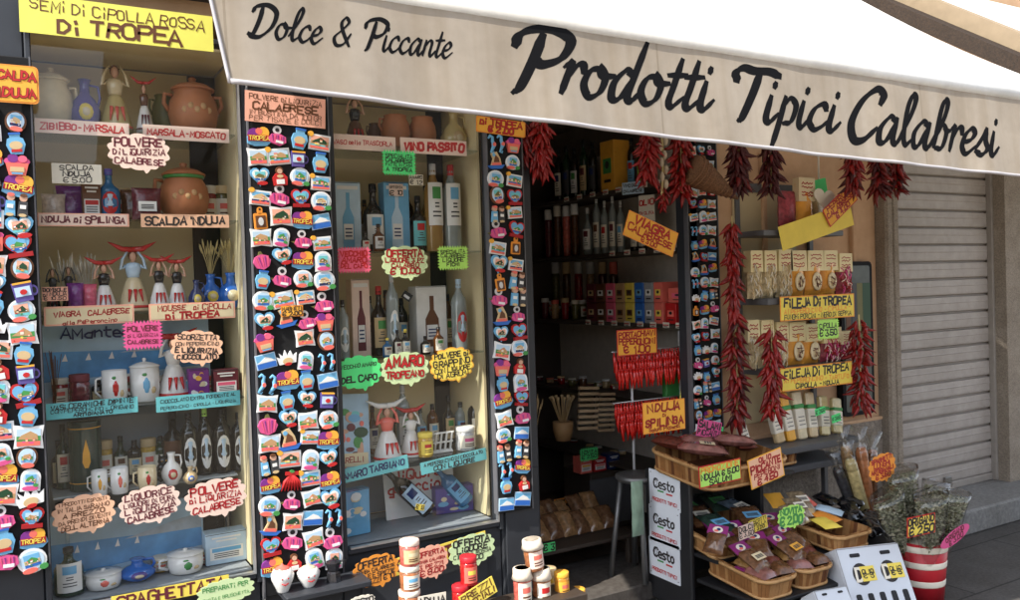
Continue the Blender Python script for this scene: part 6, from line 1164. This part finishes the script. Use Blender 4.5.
# things on and above the top shelf
zz = zt_ + .016
bag(786, 191, -.14, zz, 24, 'clear bag of red and pink pasta on the top shelf', mat=FUS[2], dp=.07, name='pasta_bag', cat='pasta bag'); pasta_o = bag(803, 184, -.15, zz, 24, 'orange pasta bag with cream header on the top shelf', mat=FUS[1], header='cream', dp=.06, name='pasta_bag', cat='pasta bag'); bag(815, 190, -.1, zz, 20, 'plain pasta bag behind the white heart', mat=FUS[0], dp=.06, name='pasta_bag', cat='pasta bag')
sign('paper_sheet', 819, 187, 15, 15, -.1, 'rect', 'neon', [], 'bright green paper behind the white heart', rot=-12); sign('heart_card', 824, 200, 22, 22, -.2, 'heart', 'paper', [], 'white heart shaped card above the blank yellow board', rot=6)
sign('price_sign', 840, 205, 34, 20, -.25, 'rect', 'amber', [('PEPERONI', 1), ('CALABRESE', 1), ('€ 4.00', 1)], 'amber price sign tilted over the end of the yellow board', ink='crimson', rot=-34, border='red', bold=1.1)
sign('blank_board', 817, 226, 74, 24, -.24, 'rect', 'yellow', [], 'blank tilted yellow board on the front of the top shelf', rot=-14)
# dark framed notice case on the wall
pc0, pc1 = at(836, 262, -.02), at(871, 412, -.02); cw_, ch_ = pc1.x - pc0.x, pc0.z - pc1.z
t = thing('notice_case', 'dark framed poster case on the peach wall behind the broad chilli string', 'notice case', ((pc0.x + pc1.x) / 2, -.004, (pc0.z + pc1.z) / 2)); b = MB(); b.prism(rrect(cw_, ch_, .03), -.045, 0, M('case_frame', (.01, .01, .011), .7, spec=.15)); b.build('frame', t); b = MB(); b.prism(rrect(cw_ - .05, ch_ - .05, .015), -.047, -.044, M('case_poster', (.07, .085, .08), .3, .5, 9)); b.build('poster_panel', t); b = MB(); [b.prism(rect(.04 + .01 * k, ch_ * .5, -cw_ * .3 + .055 * k, .1), -.0485 - .0003 * k, -.047, ('brown', 'darkgrey', 'olive', 'darkgreen')[k]) for k in range(4)]; b.build('print', t)
b = MB(); p = at(818, 156, -.03); t = thing('cable', 'thin white cable hanging down the peach wall from the awning', 'cable', p); b.tube([(0, 0, .3), (.003, 0, 0), (0, 0, -.3)], .006, 'paper', 6); b.build('cord', t)
# ================================================================== right foreground: bucket of long pasta, oregano, cartons
pb = at(868, 520, -.45); kk = mpp(882, 522, -.45)
t = thing('olive_bucket', 'olive tub holding long pasta packs beside the oregano bunches', 'tub', (pb.x, -.45, .18)); hb_ = pb.z + .03 - .18; b = MB(); b.lathe([(.085, 0), (.1, .02), (.115, hb_), (.105, hb_ + .002), (.09, hb_ * .5)], M('olive_tub', (.1, .09, .035), .4, .2, 10), 22); b.build('tub_body', t); b = MB(); b.lathe([(.114, hb_ - .02), (.12, hb_ - .016), (.12, hb_ - .003), (.112, hb_)], M('olive_rim', (.13, .11, .045), .4), 22); b.build('rim', t)
b = MB(); b.bbox((pb.x + .03, -.45, .09), (.34, .3, .178), noise_mat('wood_crate', (.14, .09, .05), (.22, .15, .08), 20), .006); o = b.build('crate'); tag(o, 'brown wooden crate under the olive tub', 'crate')
for i, (dx, dy, tl, sw, c, hh, lb) in enumerate(((-.06, -.03, -.3, 0, 'straw', .42, 'yellow long pasta pack leaning left in the olive tub'), (.0, -.02, -.1, .1, 'terracotta', .46, 'thick reddish long pasta pack in the olive tub'), (.05, .0, .1, 0, 'brown', .40, 'brown long pasta pack at the right of the olive tub'), (-.02, .05, -.2, .1, 'tan', .47, 'pale tall pasta pack at the back of the olive tub'), (-.08, .03, -.42, 0, 'darkgrey', .38, 'dark pasta pack at the left of the olive tub'), (.07, .04, .2, .1, 'terracotta', .42, 'red brown pasta pack behind the orange cloud sign'))):
    t = thing('long_pasta_pack', lb, 'pasta pack', (pb.x + dx * .6, -.45 + dy * .8, .3), rot=(-.05, tl, 0)); b = MB(); b.tube([(0, 0, 0), (0, 0, hh * .8), (0, 0, hh * .86)], [.03, .032, .02], M('pasta_' + c, PAL[c], .25, .35, 60, coat=.6), 10); b.build('pasta_bundle', t); b = MB(); b.tube([(0, 0, hh * .72), (0, 0, hh * .88), (0, 0, hh * .93), (.01, 0, hh * 1.1)], [.034, .03, .012, .045], CELLO, 10); b.build('cellophane', t)
sign('speech_cloud_sign', 882, 467, 27, 27, -.72, 'cloud', 'orange', [('SPAGHETTI', 1), ('LUNGHI', 1), ('ARTIGIANALI', 1), ('€ 3.50', 1)], 'orange cloud sign on the long pasta packs', ink='crimson', rot=-6, bold=1.0)
px_, py_ = at(921, 540, -.8).x, -.8
t = thing('striped_bucket', 'red and white bucket holding oregano bunches', 'bucket', (px_, py_, 0)); b = MB(); hz = .30; b.lathe([(.095, 0), (.12, hz), (.112, hz), (.09, .05)], M('bucket_red', (.45, .015, .025), .4), 24); b.build('pail', t); b = MB(); [b.lathe([(.095 + .025 * q + .001, hz * q), (.097 + .025 * q, hz * (q + .01)), (.097 + .025 * (q + .08), hz * (q + .09)), (.095 + .025 * (q + .1), hz * (q + .1))], 'paper', 24) for q in (.3, .6, .86)]; b.build('white_band', t)
HERB = [M('dried_oregano_%d' % i, c, .9, .4, 50) for i, c in enumerate(((.26, .26, .17), (.18, .19, .11), (.36, .34, .24)))]
def oregano(x, y, z, h, w_, lean, label, rz=0):
    t = thing('oregano_bunch', label, 'dried herb bunch', (x, y, z), rot=(lean[0], lean[1], rz)); b = MB(); s = MB()
    for i in range(1900):
        v = R() ** .8; rad = w_ / 2 * (.35 + .65 * min(1, v * 1.3)); a = U_(0, 6.28); q = rad * R() ** .5; p = Vector((q * math.cos(a), .6 * q * math.sin(a), h * (.25 + .73 * v))); l = U_(.007, .017)
        d = Vector((U_(-1, 1), U_(-1, 1), U_(-.4, 1))).normalized() * l; e_ = d.orthogonal().normalized() * l * .45; b.add([p - e_, p + d, p + e_, p - d * .5], [(0, 1, 2, 3)], HERB[random.randrange(3)])
    for i in range(16): a = U_(0, 6.28); q = U_(.2, 1) * w_ * .42; s.tube([(q * .25 * math.cos(a), q * .2 * math.sin(a), 0), (q * math.cos(a), .6 * q * math.sin(a), h * U_(.7, .98))], .0016, 'olive', 4)
    b.build('leaves', t); s.build('stems', t); c = MB(); c.lathe([(w_ * .2, 0), (w_ * .3, h * .2), (w_ * .5, h * .5), (w_ * .56, h * .9), (w_ * .62, h * 1.06), (w_ * .6, h * 1.05)], CELLO, 14, sq=.62); c.build('cellophane', t); return t
for i, (dx, dy, h, w_, le, lb) in enumerate(((-.07, .0, .38, .17, (-.1, -.34), 'oregano bunch leaning left over the olive tub'), (.0, .06, .45, .17, (.0, -.12), 'tallest oregano bunch at the back of the striped bucket'), (-.03, -.07, .37, .17, (.12, -.14), 'front oregano bunch above the white carton'), (.06, .02, .38, .15, (.05, .2), 'oregano bunch leaning right in front of the shutter'), (.05, -.06, .36, .14, (.2, .1), 'short oregano bunch behind the yellow oregano card'))):
    oregano(px_ + dx, py_ + dy, .17, h, w_, le, lb)
sign('price_card', 921, 525, 28, 20, -.97, 'rect', 'yellow', [('ORiGANO', 1), ('€ 2.50', 1.1)], 'yellow card reading origano 2.50 euro on the herb bunches', ink='ink', border='red', rot=2, bold=1.1)
sign('price_card', 955, 536, 30, 14, -.95, 'ell', 'hotpink', [('ORiGANO', 1), ('€ 3.00', 1)], 'hot pink oval card at the far right of the herb bunches', ink='maroon', rot=-16)
# cartons
def wine_carton(loc, rz, tilt, w_, h, dp, label, full=True):
    t = thing('bottle_carton', label, 'carton', loc, rot=(Matrix.Rotation(rz, 3, 'Z') @ Matrix.Rotation(tilt, 3, 'X')).to_euler()); CARD = M('white_carton', (.62, .66, .72), .5, .05, 6)
    b = MB(); b.bbox((0, 0, h * .5), (w_, dp, h), CARD, .006); b.build('carton_body', t)
    f = -dp / 2 - .001
    for sx in (-1, 1): b = MB(); b.prism(rrect(w_ * .16, h * .045, .006, sx * w_ * .24, h * .9), f - .0008, f, 'black'); b.build('hand_hole', t)
    b = MB(); [b.prism(rrect(w_ * .085, h * .2, .008, (-.36 + .18 * k) * w_, h * .36 if full else h * .3), f - .001, f, 'black') for k in range(5)]; b.build('bottle_slot', t)
    if full:
        for k, sx in enumerate((-1, 1)):
            b = MB(); b.prism(ell(w_ * .26, w_ * .3, 20, sx * w_ * .22, h * .68), f - .0012, f, 'ink'); text(b, 'D', sx * w_ * .22 - w_ * .03, h * .68, w_ * .12, w_ * .17, f - .002, P('paper'), 1.2, .1); b.prism(rect(w_ * .22, w_ * .2, sx * w_ * .22 + w_ * .1, h * .68), f - .003, f - .0012, 'yellow'); text(b, 'OLIO', sx * w_ * .22 + w_ * .1, h * .70, w_ * .18, w_ * .07, f - .0036, P('ink'), 1.2, .2); text(b, '€ 5', sx * w_ * .22 + w_ * .1, h * .66, w_ * .16, w_ * .07, f - .0036, P('ink'), 1.2, .2); b.build('round_logo', t)
    b = MB(); b.box((0, f, h * .985), (w_ * .98, .002, .003), 'grey'); b.box((-w_ * .497, f, h * .5), (.003, .002, h * .98), 'grey'); b.build('edge_fold', t); return t
pc = at(906, 634, -1.0)
wine_carton((pc.x - .03, pc.y + .08, at(905, 640, -1.0).z + .0), -.3, -.5, .33, .385, .14, 'large white bottle carton with two black logo discs in the right foreground')
pd = at(852, 648, -1.0); wine_carton((pd.x - .03, pd.y + .02, at(852, 644, -1.0).z), -.2, -.6, .17, .22, .12, 'smaller grey white carton leaning left of the large bottle carton', False)
t = thing('market_table', 'low dark table under the cartons in the right foreground', 'table', (pc.x - .1, -1.0, 0)); zq = max(.05, at(905, 640, -1.0).z - .03); b = MB(); b.bbox((0, .05, zq - .02), (.62, .4, .03), PAN, .004); b.build('table_top', t); [MB().bbox((sx * .27, .05 + sy * .16, (zq - .036) / 2), (.03, .03, zq - .036), PAN, .003).build('leg', t) for sx in (-1, 1) for sy in (-1, 1)]
# ================================================================== front table with jars, cups on the ledge
YT = -.62; zt2 = at(470, 612, YT).z
t = thing('trestle_table', 'low table with jar towers in the bottom foreground', 'table', ((at(400, 600, YT).x + at(580, 600, YT).x) / 2, YT, 0)); b = MB(); b.bbox((0, 0, zt2 - .016), (.72, .17, .03), M('table_wood', (.05, .035, .025), .6, .2, 10), .004); b.build('table_top', t); [MB().bbox((sx * .33, sy * .06, (zt2 - .032) / 2), (.04, .04, zt2 - .032), PAN, .003).build('leg', t) for sx in (-1, 1) for sy in (-1, 1)]
def tjar(px, pyt, pyb, wpx, label, y=YT, rot=0, **k):
    p = at(px, pyb, y); q = mpp(px, pyb, y); t = jar(0, 0, 0, 0, 0, label, loc=(p.x, y, p.z), hw=(wpx * q, (pyb - pyt) * q), **k); t.rotation_euler = (0, rot, 0); return t
tjar(410, 589, 613, 22, 'lowest jar of the sunlit jar tower', fill='terracotta', lidc='paper', lab=('blush', 'red')); tjar(410, 564.5, 589, 20, 'middle jar of the sunlit jar tower', fill='terracotta', lidc='paper', lab=('paper', 'sky')); tjar(410, 539, 564, 20, 'topmost jar of the sunlit jar tower', fill='coral', lidc='blush', lab=('sand', 'cream'))
RL = M('red_lid', (.55, .02, .03), .4); tjar(469, 555, 584, 17, 'upper red jar standing on two others', fill='red', lidc=RL, lab=('coral', 'yellow')); tjar(461, 584, 613, 17, 'left lower red jar under another red jar', fill='red', lidc=RL, lab=('red', 'yellow')); tjar(477, 585, 613, 17, 'right lower red jar behind the folded yellow paper', fill='crimson', lidc=RL, lab=('red', 'amber'))
PAPL = M('paper_cover', (.72, .62, .5), .8, .15, 30)
tjar(535, 538, 569, 19, 'tilted paper covered jar on top of the pyramid', fill='terracotta', lidc=PAPL, cloth=True, lab=('blush', 'coral'), rot=-.1); tjar(523, 567, 606, 18, 'left paper covered jar of the pyramid', fill='coral', lidc=PAPL, cloth=True, lab=('paper', 'coral')); tjar(542, 567, 606, 18, 'right paper covered jar of the pyramid', fill='terracotta', lidc=PAPL, cloth=True, lab=('paper', 'red')); tjar(550, 567, 606, 15, 'jar half hidden behind the right paper covered jar', y=YT + .1, fill='amber', lidc='sand', lab=('sand', 'brown')); tjar(562, 571, 596, 15, 'orange jar standing on another at the right of the pyramid', fill='orange', lidc='amber', lab=('amber', 'coral')); tjar(562, 596, 613, 17, 'low orange jar under the orange jar', fill='amber', lidc='amber', lab=('sand', 'red')); tjar(578, 588, 613, 16, 'rightmost orange jar with foil lid', fill='orange', lidc='amber', lab=('amber', 'brown'))
sign('folded_paper', 478, 594, 36, 18, YT - .1, 'rect', 'yellow', [('PREZZI', 1), ('SPECIALI', 1)], 'pale yellow folded paper in front of the red jars', rot=-20, ink='brown'); sign('paper_sheet', 432, 600, 28, 12, YT - .06, 'rect', 'paper', [('NDUJA', 1)], 'white paper beside the jar tower at the bottom edge', rot=2); sign('speech_cloud_sign', 362, 601, 26, 12, YT - .05, 'cloud', 'paper', [('PESTO', 1)], 'white cloud sign at the bottom edge left of the jar tower')
yl = -.13
t = thing('window_ledge', 'dark ledge with three cups below the wide magnet board', 'ledge', ((X(262) + X(345)) / 2, 0, at(300, 588, yl).z)); b = MB(); b.bbox((0, -.13, -.012), (X(345) - X(262), .16, .024), FRAME, .004); b.build('ledge_board', t)
zl2 = at(300, 588, yl).z
for px, c, lb in ((282, 'white', 'left white onion shaped cup with painted face on the ledge'), (308, 'white', 'right white onion shaped cup with painted face on the ledge')):
    x, h, w_ = spot(px, 563, yl, zl2, 23); t = thing('novelty_cup', lb, 'cup', (x, yl, zl2)); r = w_ / 2; b = MB(); b.lathe([(r * .45, 0), (r * .5, .004), (r * .95, h * .45), (r, h * .62), (r * .75, h * .8), (r * .35, h * .86)], G('white'), 18); b.build('cup_body', t); b = MB(); b.lathe([(r * .8, h * .76), (r * .5, h * .88), (r * .12, h * .94), (r * .05, h)], G('coral' if px == 282 else 'cream'), 14); b.build('lid', t); b = MB(); [b.ball((s_ * r * .25, -r * .92, h * .55), r * .09, 'red', 6) for s_ in (-1, 1)]; b.tube([(-r * .3, -r * .88, h * .38), (0, -r * .92, h * .32), (r * .3, -r * .88, h * .38)], r * .05, 'red', 5); b.build('painted_face', t)
x, h, w_ = spot(333, 557, yl, zl2 + .002, 17); t = thing('coffee_pot', 'small dark moka coffee pot at the right of the two white cups', 'coffee pot', (x, yl, zl2)); r = w_ / 2; MK_ = M('dark_chrome', (.08, .08, .09), .2, 0, metal=.8); b = MB(); b.lathe([(r * .9, 0), (r * .8, h * .38), (r * .6, h * .45), (r * .7, h * .5), (r * .95, h * .82), (r * .5, h * .9), (r * .1, h * .94), (r * .14, h)], MK_, 8, sm=False); b.build('pot_body', t); b = MB(); b.tube([(r * .9, 0, h * .8), (r * 1.5, 0, h * .8), (r * 1.4, 0, h * .5)], r * .13, 'black', 6); b.build('handle', t)
